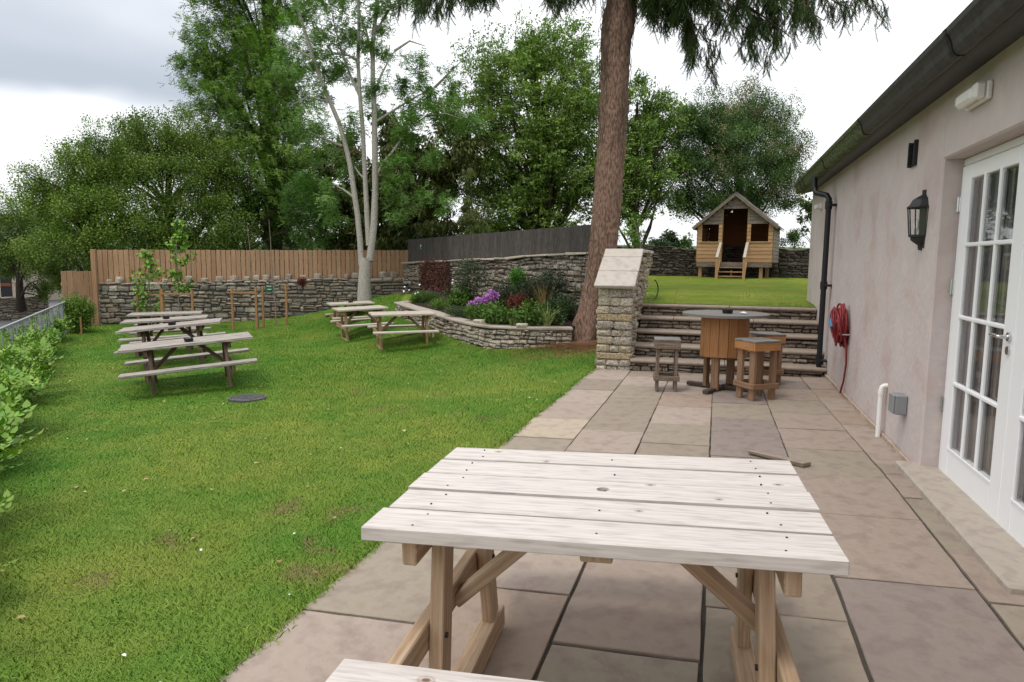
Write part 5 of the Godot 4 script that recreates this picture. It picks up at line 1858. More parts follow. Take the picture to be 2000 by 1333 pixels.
func clump(called: String, label: String, where: Vector3, n: int, h: float, ca: Color, cb: Color, spread := 1.0, category := "ornamental grass") -> Node3D:
	var t := thing(called, label, category, where)
	var rows := PackedFloat32Array()
	for k in n:
		var hh := h * rf(0.6, 1.05)
		var b := Basis(Vector3.UP, rf(0, TAU)) * Basis(Vector3.RIGHT, rf(0.0, 0.45) * spread)
		push_row(rows, b.scaled_local(Vector3(rf(0.5, 0.9), hh, hh * rf(0.3, 1.0) * spread)), Vector3(rf(-0.05, 0.05), -0.02, rf(-0.05, 0.05)), tint(ca, cb, 0.15))
	copies("blades", S.strap, M.grass, t, rows, n)
	return t

func build_plants() -> void:
	# hedge of young beech along the railing
	var foot := [Vector2(-2.45, -1.55), Vector2(-3.51, -2.5), Vector2(-5.72, -4.42), Vector2(-8.95, -7.25), Vector2(-14.0, -11.95)]
	var run := 0.0
	var s := 0.0
	for i in foot.size() - 1:
		var l: float = foot[i].distance_to(foot[i + 1])
		while s < run + l:
			var p: Vector2 = foot[i].lerp(foot[i + 1], (s - run) / l)
			var out: Vector2 = (foot[i + 1] - foot[i]).normalized()
			out = Vector2(out.y, -out.x)
			if out.x > 0: out = -out
			p += out * rf(0.12, 0.5)
			var y := lawn_y(p.x, p.y)
			hedge_plant(Vector3(p.x, y, p.y), rf(0.32, 0.68) if s > 2.2 else rf(0.36, 0.55), s < 6.0)
			s += rf(0.30, 0.44)
		run += l
	# saplings and their stakes in front of the lawn wall
	var front := func(px, depth): 
		var q := at(px, 560, depth)
		return Vector3(q.x, lawn_y(q.x, q.z), q.z)
	sapling(front.call(291, 17.0), 2.15, 0.0, "leafy young tree tied low between stakes, the shorter of the pair", [[0.55, 0.3], [0.85, 0.42], [1.1, 0.4], [1.35, 0.34], [1.6, 0.3], [1.85, 0.16]], 220)
	sapling(front.call(346, 17.0), 2.75, 0.03, "tall leafy young tree with hanging pale green leaves beside the stakes", [[1.05, 0.3], [1.35, 0.26], [1.7, 0.36], [2.0, 0.36], [2.3, 0.2], [2.6, 0.16]], 260)
	sapling(front.call(503, 17.2), 2.6, -0.25, "bare thin young tree leaning between two stakes", [], 0)
	sapling(front.call(537, 17.3), 2.7, -0.12, "bare pale-stemmed young tree beside the green label", [], 0)
	var st := thing("tree_stake", "", "tree stake")
	remove_child(st)
	names["tree_stake"] = 0
	var i := 0
	for a in [[267, 17.0, 1.0], [315, 16.9, 1.04], [374, 16.9, 1.02], [452, 17.0, 1.08], [499, 17.1, 1.06], [512, 17.2, 1.06], [558, 17.3, 1.06]]:
		var where = front.call(a[0], a[1])
		var labels := ["square brown stake at the hedge side of the short leafy sapling", "thick brown stake between the two leafy saplings", "brown stake beside the tall leafy sapling", "brown stake at the hedge side of the leaning bare sapling", "brown stake at the far side of the leaning bare sapling", "orange stake beside the green label", "brown stake beside the pale-stemmed bare sapling"]
		var t := thing("tree_stake", labels[i], "tree stake", where, 0.3, "stakes along the lawn wall")
		var w := 0.075 if i == 1 else 0.05
		part("post", block(Vector3(w, a[2] + 0.1, w), 0.005), M.stake, t, Transform3D(Basis(), Vector3(0, a[2] * 0.5 - 0.05, 0)))
		if i in [0, 1, 3]:
			var nxt = front.call([315, 374, 0, 499][i], 16.95) - where
			var b := Transform3D(Basis(Vector3.UP, 0.3), Vector3.ZERO).affine_inverse()
			board("tie_rail", b * Vector3(0, a[2] - 0.12, 0.05), b * (Vector3(nxt.x, a[2] - 0.12, nxt.z) + Vector3(0, 0, 0.04)), 0.018, 0.045, M.stake, t)
		i += 1
	var sg := at(525, 563, 17.0)
	var t2 := thing("plant_label", "small dark green label with pale print on the wall between stakes", "sign", sg, 0.3)
	part("plate", block(Vector3(0.19, 0.15, 0.006), 0.002), M.sign_green, t2)
	part("print", block(Vector3(0.12, 0.012, 0.002), 0.0005), M.print_white, t2, Transform3D(Basis(), Vector3(0, 0.045, 0.004)))
	part("print", block(Vector3(0.10, 0.014, 0.002), 0.0005), M.print_white, t2, Transform3D(Basis(), Vector3(0.01, -0.03, 0.004)))
	# small wooden marker by the hedge
	var mk := at(157, 628, 15.8)
	mk.y = lawn_y(mk.x, mk.z)
	var peg := part("marker_peg", block(Vector3(0.03, 0.45, 0.03), 0.004), M.stake, self, Transform3D(Basis(), mk + Vector3(0, 0.2, 0)))
	tag(peg, "thin pale wooden peg in the grass at the end of the hedge", "peg")
	bush("shrub", "small bright green shrub at the foot of the low fence panel", "shrub", mk + Vector3(-0.5, 0.0, -0.35), Vector3(0.4, 0.75, 0.4), "small", Color(0.10, 0.19, 0.025), Color(0.16, 0.24, 0.04), 420, Vector2(0.8, 1.2))
	bush("shrub", "small rusty red fern growing on the lawn wall", "fern", at(590, 560, 18.0), Vector3(0.12, 0.16, 0.1), "small", Color(0.10, 0.018, 0.012), Color(0.16, 0.03, 0.02), 60, Vector2(0.5, 0.8))
	build_bed_plants()
	build_conifer()

func hedge_plant(where: Vector3, h: float, near: bool) -> void:
	var t := thing("hedge_plant", "young leafy hedge plant in the row between lawn and railing", "hedge plant", where, 0.0, "young hedge along the railing")
	var rows := PackedFloat32Array()
	var st := start()
	var n := 0
	for k in 10:
		var a := rf(0, TAU)
		var e := Vector3(cos(a) * rf(0.1, 0.4), h * rf(0.55, 1.1), sin(a) * rf(0.1, 0.4))
		var m := Vector3(e.x * 0.3, e.y * 0.55, e.z * 0.3)
		add_tube(st, [Vector3(rf(-0.03, 0.03), -0.05, rf(-0.03, 0.03)), m, e], [0.008, 0.006, 0.002], 5, false)
		for q in (18 if near else 15):
			var tt := rf(0.2, 1.0)
			var p := m.lerp(e, (tt - 0.5) * 2.0) if tt > 0.5 else m * (tt * 2.0)
			p += rdir() * 0.055
			var d := Vector3(rf(-1, 1), rf(-0.1, 0.65), rf(-1, 1)).normalized()
			var sc := rf(0.6, 1.05)
			push_row(rows, Basis.looking_at(-d, Vector3.UP).scaled_local(Vector3.ONE * sc), p, tint(Color(0.10, 0.235, 0.03), Color(0.25, 0.36, 0.06), 0.22))
			n += 1
	part("stems", st.commit(), M.twig, t)
	copies("foliage", S.hedge, M.leaf, t, rows, n)

func sapling(where: Vector3, h: float, lean: float, label: String, tufts: Array, per: int) -> void:
	var t := thing("sapling", label, "sapling", where)
	var pts := []
	var rad := []
	for k in 6:
		var u := k / 5.0
		pts.append(Vector3(lean * u + 0.02 * sin(u * 9.0), h * u - 0.03, 0.02 * cos(u * 7.0)))
		rad.append(lerpf(0.02, 0.005, u))
	part("stem", tube(pts, rad, 7), M.bark_young, t)
	if tufts.is_empty(): return
	var rows := PackedFloat32Array()
	var n := 0
	for f in tufts:
		for q in 3:
			var a := rf(0, TAU)
			var tip := Vector3(lean * f[0] / h + cos(a) * f[1] * 1.1, f[0] + f[1] * 0.5, sin(a) * f[1] * 0.8)
			var from := Vector3(lean * f[0] / h, f[0] - f[1] * 0.35, 0)
			part("branch", tube([from, from.lerp(tip, 0.5) + Vector3(0, 0.02, 0), tip], [0.007, 0.005, 0.002], 5), M.bark_young, t)
			for k in per / 9:
				var p := from.lerp(tip, rf(0.35, 1.05)) + rdir() * 0.085
				var d := Vector3(rf(-1, 1), rf(-1.0, -0.1), rf(-1, 1)).normalized()
				push_row(rows, Basis.looking_at(-d, Vector3.UP).scaled_local(Vector3.ONE * rf(1.0, 1.6)), p, tint(Color(0.12, 0.24, 0.025), Color(0.20, 0.34, 0.05), 0.15))
				n += 1
	copies("foliage", S.leaf, M.leaf, t, rows, n)

func build_bed_plants() -> void:
	var spot := func(px, py, y := 0.36): return on_level(px, py, y)
	var g1 := Color(0.06, 0.13, 0.02)
	var g2 := Color(0.12, 0.21, 0.035)
	var dk1 := Color(0.035, 0.065, 0.022)
	var dk2 := Color(0.06, 0.10, 0.035)
	clump("ornamental_grass", "short yellow-green grass clump at the curved end of the bed", spot.call(806, 594, 0.44), 70, 0.32, Color(0.22, 0.27, 0.04), Color(0.13, 0.22, 0.03))
	clump("ornamental_grass", "yellow-green iris clump below the brown climber", spot.call(886, 600, 0.40), 60, 0.45, Color(0.24, 0.26, 0.06), Color(0.14, 0.20, 0.04))
	clump("ornamental_grass", "tall straw-coloured feather grass in the flower bed", spot.call(1064, 622), 90, 1.05, Color(0.36, 0.22, 0.09), Color(0.26, 0.20, 0.09), 0.55)
	clump("ornamental_grass", "cream striped strap-leaved plant in front of the feather grass", spot.call(1068, 636), 46, 0.62, Color(0.38, 0.40, 0.20), Color(0.20, 0.28, 0.08), 1.1)
	clump("ornamental_grass", "low pale tussock of grass behind the coping", spot.call(1003, 634), 60, 0.25, Color(0.25, 0.25, 0.10), Color(0.16, 0.20, 0.06))
	clump("ornamental_grass", "small bright green grass clump near the purple flowers", spot.call(915, 618), 50, 0.34, Color(0.20, 0.28, 0.03), Color(0.12, 0.22, 0.03))
	clump("ornamental_grass", "dull tawny sedge clump at the bed's coping", spot.call(876, 612, 0.38), 60, 0.22, Color(0.22, 0.20, 0.10), Color(0.14, 0.15, 0.07))
	bush("shrub", "rusty red leaved shrub in the flower bed", "shrub", spot.call(1012, 620), Vector3(0.24, 0.42, 0.2), "small", Color(0.20, 0.035, 0.03), Color(0.14, 0.05, 0.03), 170, Vector2(0.5, 0.85))
	bush("shrub", "small dark red plant next to the purple flowers", "shrub", spot.call(985, 612), Vector3(0.18, 0.26, 0.15), "small", Color(0.10, 0.03, 0.03), Color(0.08, 0.06, 0.03), 90, Vector2(0.5, 0.8))
	bush("shrub", "round bright green clipped bush against the tall wall", "shrub", at(1010, 560, 14.4), Vector3(0.16, 0.30, 0.16), "small", Color(0.07, 0.20, 0.02), Color(0.10, 0.25, 0.03), 120, Vector2(0.6, 0.9))
	bush("shrub", "low green bush between purple flowers and wall", "shrub", spot.call(1005, 600), Vector3(0.3, 0.4, 0.25), "small", g1, g2, 220, Vector2(0.6, 0.95))
	bush("shrub", "fresh green leafy bush left of the purple flowers", "shrub", spot.call(902, 604, 0.38), Vector3(0.30, 0.42, 0.25), "broad", g1, g2, 110, Vector2(0.6, 0.9))
	bush("shrub", "dark leafy plant under the purple flowers", "shrub", spot.call(948, 606), Vector3(0.5, 0.22, 0.22), "broad", dk1, g1, 90, Vector2(0.6, 0.9))
	bush("shrub", "mixed low green plant spilling towards the coping", "ground cover", spot.call(942, 624), Vector3(0.38, 0.22, 0.18), "small", g1, g2, 170, Vector2(0.6, 0.9))
	bush("shrub", "low green leafy plant in front of the red shrub", "ground cover", spot.call(972, 630), Vector3(0.32, 0.25, 0.18), "broad", g1, g2, 80, Vector2(0.6, 0.85))
	bush("shrub", "glossy green plant with white flecks before the feather grass", "ground cover", spot.call(1035, 634), Vector3(0.34, 0.32, 0.2), "broad", g1, g2, 100, Vector2(0.6, 0.85))
	bush("shrub", "dark green bush at the spruce end of the bed", "shrub", spot.call(1096, 630), Vector3(0.35, 0.42, 0.25), "small", dk1, dk2, 220, Vector2(0.6, 0.95))
	bush("shrub", "low green weedy plant under the brown climber", "ground cover", spot.call(835, 596, 0.42), Vector3(0.4, 0.25, 0.2), "small", dk2, g2, 170, Vector2(0.6, 0.9))
	for a in [[918, 566, 15.9, 0.42, 1.0, "tall grey-green wall shrub beside the brown climber"], [987, 580, 14.9, 0.4, 0.62, "dusty green wall shrub behind the low green bush"], [1030, 580, 14.3, 0.32, 0.6, "grey-green wall shrub next to the clipped bush"], [1071, 575, 13.9, 0.36, 0.72, "dark wall shrub behind the feather grass"]]:
		bush("wall_shrub", a[5], "shrub", at(a[0], a[1] + 30, a[2]), Vector3(a[3], a[4], 0.2), "small", Color(0.05, 0.075, 0.04), Color(0.085, 0.11, 0.06), 230, Vector2(0.6, 0.95), "shrubs trained on the tall wall")
	var more := [
		[860, 604, 0.40, 0.28, 0.24, "small", g2, "tufted mid-green plant behind the coping below the brown climber"],
		[893, 617, 0.37, 0.26, 0.18, "small", dk2, "creeping dark plant on the coping left of the small bright grass"],
		[925, 604, 0.38, 0.24, 0.34, "broad", g2, "light green leafy plant touching the purple flowers"],
		[958, 618, 0.36, 0.24, 0.26, "small", g2, "fine-leaved green plant below the purple flowers"],
		[988, 628, 0.36, 0.26, 0.22, "small", g1, "low green mat in front of the small dark red plant"],
		[1046, 616, 0.36, 0.30, 0.42, "small", dk2, "dull green bush between red shrub and feather grass"],
		[1082, 634, 0.36, 0.26, 0.30, "broad", dk2, "dark leafy plant right of the striped strap-leaved plant"],
		[978, 596, 0.40, 0.34, 0.42, "small", dk2, "dark green mound behind the purple flowers"],
		[935, 590, 0.42, 0.34, 0.46, "small", dk1, "dark bushy plant at the wall behind the purple flowers"],
		[868, 590, 0.44, 0.34, 0.34, "broad", g1, "leafy green plant in front of the brown climber's edge"],
		[820, 590, 0.46, 0.26, 0.28, "small", g2, "small bright bushy plant near the white daisies"]]
	for a in more:
		bush("bed_plant", a[7], "plant", spot.call(a[0], a[1], a[2]), Vector3(a[3] * 0.9, a[4] * 0.72, 0.2), a[5], a[6] * 0.8, a[6] * 1.3, 80 if a[5] == "small" else 36, Vector2(0.5, 0.8), "plants filling the flower bed")
	# purple flowers
	var t := thing("purple_flowers", "mass of bright purple flower heads in the middle of the bed", "flowers", spot.call(945, 604))
	var n := 0
	for a in [[922, 596], [929, 592], [935, 588], [940, 593], [946, 590], [950, 585], [955, 590], [960, 586], [965, 578], [958, 579], [962, 573], [966, 584], [944, 585], [952, 594]]:
		var q: Vector3 = at(a[0], a[1], 14.2) - t.position
		var head := part("flower_head", S.petals, petal_mat(Color(0.60, 0.28, 0.64), n), t, Transform3D(Basis(Vector3.UP, rf(0, 3)).scaled(Vector3.ONE * rf(1.5, 2.1)), q))
		n += 1
		part("stalk", tube([Vector3(q.x * 0.7, -0.1, q.z * 0.7), q], [0.006, 0.004], 5), M.twig, t)
	t = thing("magenta_flowers", "magenta flower spikes at the foot of the brown climber", "flowers", spot.call(852, 592, 0.42))
	for k in 9:
		var q := Vector3(rf(-0.18, 0.18), rf(0.15, 0.34), rf(-0.1, 0.1))
		part("flower_head", S.petals, petal_mat(Color(0.30, 0.06, 0.20), k + 50), t, Transform3D(Basis().scaled(Vector3.ONE * rf(0.7, 1.1)), q))
	t = thing("white_daisies", "small white daisies at the curved end of the bed", "flowers", spot.call(806, 590, 0.5))
	for k in 7:
		part("flower_head", S.daisy, petal_mat(Color(0.8, 0.8, 0.78), k + 90), t, Transform3D(Basis(Vector3.RIGHT, 0.7).scaled(Vector3.ONE * 0.8), Vector3(rf(-0.22, 0.22), rf(0.2, 0.42), rf(0, 0.15))))
	t = thing("white_daisies", "white daisies on tall stems beside the brown climber", "flowers", spot.call(905, 596, 0.45))
	for k in 7:
		part("flower_head", S.daisy, petal_mat(Color(0.8, 0.8, 0.78), k + 120), t, Transform3D(Basis(Vector3.RIGHT, 0.7).scaled(Vector3.ONE * 0.8), Vector3(rf(-0.25, 0.2), rf(0.25, 0.6), rf(0, 0.15))))
	# dead climber on the wall
	var dir := (wall_r - wall_c).normalized()
	var a0 := wall_c + dir * 0.95
	t = thing("dead_climber", "rusty brown dead climber hanging on the tall wall", "climber", Vector3(a0.x, 0.45, a0.z))
	var st := start()
	for k in 60:
		var u := rf(0.0, 1.45)
		var p := dir * u + Vector3(0.05, 0, 0.10)
		var pts := []
		var rad := []
		var hh := rf(0.75, 1.05)
		for q in 6:
			pts.append(p + Vector3(rf(-0.03, 0.03), hh * q / 5.0, rf(-0.02, 0.06)))
			rad.append(rf(0.005, 0.011))
		add_tube(st, pts, rad, 4, false)
	part("stems", st.commit(), mat(lin(0.085, 0.045, 0.035), 0.95), t)
	var rows := PackedFloat32Array()
	for k in 520:
		var p := dir * rf(0.0, 1.45) + Vector3(0.05, rf(0.05, 1.02), rf(0.06, 0.2))
		push_row(rows, Basis.looking_at(rdir(), Vector3(0.1, 0.2, 0.97)).scaled_local(Vector3.ONE * rf(0.5, 0.9)), p, tint(Color(0.09, 0.035, 0.025), Color(0.15, 0.06, 0.04), 0.25))
	copies("withered_leaves", S.small, M.litter, t, rows, 520)
	# a few edging stones among the plants
	for a in [[968, 608], [1020, 636], [935, 628]]:
		var q: Vector3 = spot.call(a[0], a[1], 0.40)
		var o := part("edging_stone", stone_shapes[a[0] % 14], M.pale_stone[1], self, Transform3D(Basis().scaled(Vector3(0.2, 0.07, 0.14)), q))
		tag(o, "flat pale stone lying among the flower bed plants", "stone", "stones in the flower bed")

var petal_mats := {}
func petal_mat(c: Color, k: int) -> StandardMaterial3D:
	var key := [c, k % 3]
	if not petal_mats.has(key):
		var m := leaf_mat(Color(0.35, 0.25, 0.35))
		var v: float = [0.85, 1.0, 1.15][k % 3]
		m.albedo_color = lin(c.r * v, c.g * v, c.b * v)
		petal_mats[key] = m
	return petal_mats[key]

func build_conifer() -> void:
	var foot := Vector3(-2.18, -0.06, -12.42)
	var t := thing("spruce_tree", "tall spruce with a bare reddish trunk and drooping boughs", "tree", foot)
	var pts := []
	var rad := []
	var way := [[1141, 690, 0.46], [1144, 676, 0.40], [1150, 655, 0.345], [1159, 610, 0.285], [1168, 560, 0.262], [1176, 500, 0.25], [1188, 375, 0.252], [1198, 225, 0.25], [1202, 110, 0.248], [1206, 60, 0.29], [1211, 20, 0.285], [1216, -30, 0.25], [1226, -250, 0.2], [1236, -500, 0.13], [1240, -760, 0.05]]
	for w in way:
		pts.append(at(w[0], w[1], 12.6) - foot)
		rad.append(w[2])
	part("trunk", bark_trunk(pts, rad), M.bark_spruce, t)
	# dry twigs and ivy stems clinging to the trunk
	var st := start()
	for k in 230:
		var u := rf(2.5, 11.5) if k < 90 else rf(6.5, 11.5)
		var i := int(u)
		var p: Vector3 = pts[i].lerp(pts[i + 1], u - i)
		var a := rf(0, TAU)
		var o := Vector3(cos(a), 0, sin(a))
		var r: float = lerpf(rad[i], rad[i + 1], u - i)
		var run := []
		var rr := []
		for q in 5:
			run.append(p + o * (r + 0.006 + rf(0, 0.02)) + Vector3(rf(-0.04, 0.04), q * 0.14, rf(-0.04, 0.04)))
			rr.append(0.005)
		add_tube(st, run, rr, 4, false)
	part("ivy_stems", st.commit(), M.twig, t)
	var boughs := [
		[1690, 0, 10.6, 7.3], [1610, 62, 11.0, 6.9], [1540, 48, 11.6, 7.0], [1430, 34, 11.3, 6.8], [1490, 105, 12.0, 6.6], [1545, 95, 11.4, 6.8], [1385, 112, 12.6, 6.5], [1360, 95, 12.4, 6.5], [1320, 40, 12.6, 6.4], [1350, -40, 12.0, 7.6], [1640, -70, 11.0, 7.8], [1275, 12, 12.3, 6.5], [1560, -20, 12.4, 7.4], [1455, -20, 12.6, 7.2], [1380, 10, 13.4, 6.9], [1660, 40, 11.6, 7.2], [1580, 20, 10.9, 7.3],
		[800, 12, 12.6, 7.2], [850, 14, 11.8, 7.0], [900, 0, 12.1, 7.1], [835, -30, 12.2, 7.6], [940, -30, 12.0, 7.2], [880, -8, 12.6, 7.2], [1085, -14, 13.2, 6.7], [1130, -8, 12.2, 6.6], [1000, -60, 12.5, 7.2]]
	var wst := start()
	var rows := PackedFloat32Array()
	var n := 0
	for b in boughs:
		var i := 9
		while i < pts.size() - 2 and pts[i].y + foot.y < b[3]: i += 1
		var from: Vector3 = pts[i]
		from.y = b[3] - foot.y
		var to: Vector3 = at(b[0], b[1] - 22, b[2]) - foot
		var flat := (to - from)
		var line := []
		var rr := []
		for q in 9:
			var u := q / 8.0
			line.append(from + flat * u + Vector3(0, 0.35 * sin(u * PI), 0))
			rr.append(lerpf(0.04, 0.008, u))
		add_tube(wst, line, rr, 6, false)
		var side := flat.cross(Vector3.UP).normalized()
		# side branchlets hang from the bough and carry the needles in curtains
		for m in 15:
			var u := 0.16 + 0.84 * pow(rng.randf(), 0.75)
			var j := mini(7, int(u * 8.0))
			var p0: Vector3 = line[j].lerp(line[j + 1], u * 8.0 - j)
			var out := side * rf(-1, 1) * (0.25 + 0.5 * sin(u * 2.7)) + flat.normalized() * rf(0.0, 0.35)
			var drop := rf(0.12, 0.5) * (0.5 + 0.6 * u)
			var p1 := p0 + out + Vector3(0, -drop * 0.45, 0)
			var p2 := p1 + out * 0.25 + Vector3(0, -drop * 0.55, 0)
			add_tube(wst, [p0, p1, p2], [0.01, 0.007, 0.003], 4, false)
			for q in 22:
				var w := rng.randf()
				var p := p0.lerp(p1, w * 2.0) if w < 0.5 else p1.lerp(p2, w * 2.0 - 1.0)
				p += rdir() * 0.06
				var bb := Basis(Vector3.UP, rf(0, TAU)) * Basis(Vector3.RIGHT, rf(-0.35, 0.35))
				var sc := rf(0.55, 1.0)
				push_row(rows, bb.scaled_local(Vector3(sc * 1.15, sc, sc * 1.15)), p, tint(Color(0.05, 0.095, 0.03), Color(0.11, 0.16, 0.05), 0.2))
				n += 1
	# boughs out of sight, higher up
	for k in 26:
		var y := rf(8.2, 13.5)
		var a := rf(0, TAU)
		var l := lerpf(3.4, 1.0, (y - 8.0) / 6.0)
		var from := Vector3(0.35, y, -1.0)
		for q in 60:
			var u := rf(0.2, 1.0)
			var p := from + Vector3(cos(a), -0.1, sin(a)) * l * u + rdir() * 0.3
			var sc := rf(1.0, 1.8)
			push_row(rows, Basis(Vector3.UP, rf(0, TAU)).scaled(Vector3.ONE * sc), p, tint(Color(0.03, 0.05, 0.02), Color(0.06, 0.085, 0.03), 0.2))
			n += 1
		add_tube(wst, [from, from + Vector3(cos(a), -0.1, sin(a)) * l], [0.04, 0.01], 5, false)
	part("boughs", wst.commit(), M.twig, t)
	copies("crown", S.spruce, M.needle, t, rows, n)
	# needle litter round the foot
	rows = PackedFloat32Array()
	n = 0
	for k in 6000:
		var d := absf(rng.randfn(0.0, 0.6))
		var a := rf(0, TAU)
		var x := foot.x + cos(a) * (d + 0.25) * 1.1
		var z := foot.z + sin(a) * (d + 0.25) + 0.35
		if not on_lawn(x, z): continue
		push_row(rows, Basis(Vector3.UP, rf(0, TAU)).scaled(Vector3.ONE * rf(0.8, 1.5)), Vector3(x, lawn_y(x, z) + 0.02 + 0.05 * exp(-d * d * 4.0), z), tint(Color(0.38, 0.19, 0.085), Color(0.24, 0.13, 0.07), 0.25))
		n += 1
	var l := copies("needle_litter", S.flake, M.litter, self, rows, n)
	tag(l, "rusty fallen needles round the foot of the spruce", "needles", "", "stuff")

# a trunk with ridged bark in the shape itself
func bark_trunk(pts: Array, rad: Array) -> ArrayMesh:
	var c := Curve3D.new()
	c.bake_interval = 0.05
	for i in pts.size():
		var tan: Vector3 = (pts[mini(i + 1, pts.size() - 1)] - pts[maxi(i - 1, 0)]) * 0.16
		c.add_point(pts[i], -tan, tan)
	var runs := [0.0]
	for i in pts.size() - 1:
		runs.append(runs[i] + pts[i].distance_to(pts[i + 1]))
	var st := start()
	st.set_smooth_group(0)
	var nz := FastNoiseLite.new()
	nz.seed = 5
	nz.frequency = 1.0
	nz.fractal_octaves = 3
	var sides := 40
	var rings := []
	var total := c.get_baked_length()
	var s := 0.0
	while s < total:
		var p := c.sample_baked(s)
		var u: float = s / total * runs[-1]
		var i := 0
		while i < runs.size() - 2 and u > runs[i + 1]: i += 1
		var r: float = lerpf(rad[i], rad[i + 1], (u - runs[i]) / (runs[i + 1] - runs[i]))
		var ring := []
		for k in sides:
			var a := TAU * k / sides
			var bump := nz.get_noise_3d(cos(a) * 5.0, p.y * 2.6, sin(a) * 5.0) * 0.035 + nz.get_noise_3d(cos(a) * 14.0, p.y * 7.0, sin(a) * 14.0) * 0.02
			var flare := maxf(0.0, 0.75 - p.y) * 0.16 * sin(a * 5.0 + 1.0)
			ring.append(p + Vector3(cos(a), 0, sin(a)) * (r + bump + flare * 0.6))
		rings.append(ring)
		s += 0.07
	for j in rings.size() - 1:
		for k in sides:
			var k1 := (k + 1) % sides
			for v in [rings[j][k], rings[j + 1][k1], rings[j][k1], rings[j][k], rings[j + 1][k], rings[j + 1][k1]]:
				st.add_vertex(v)
	st.index()
	st.generate_normals()
	return st.commit()


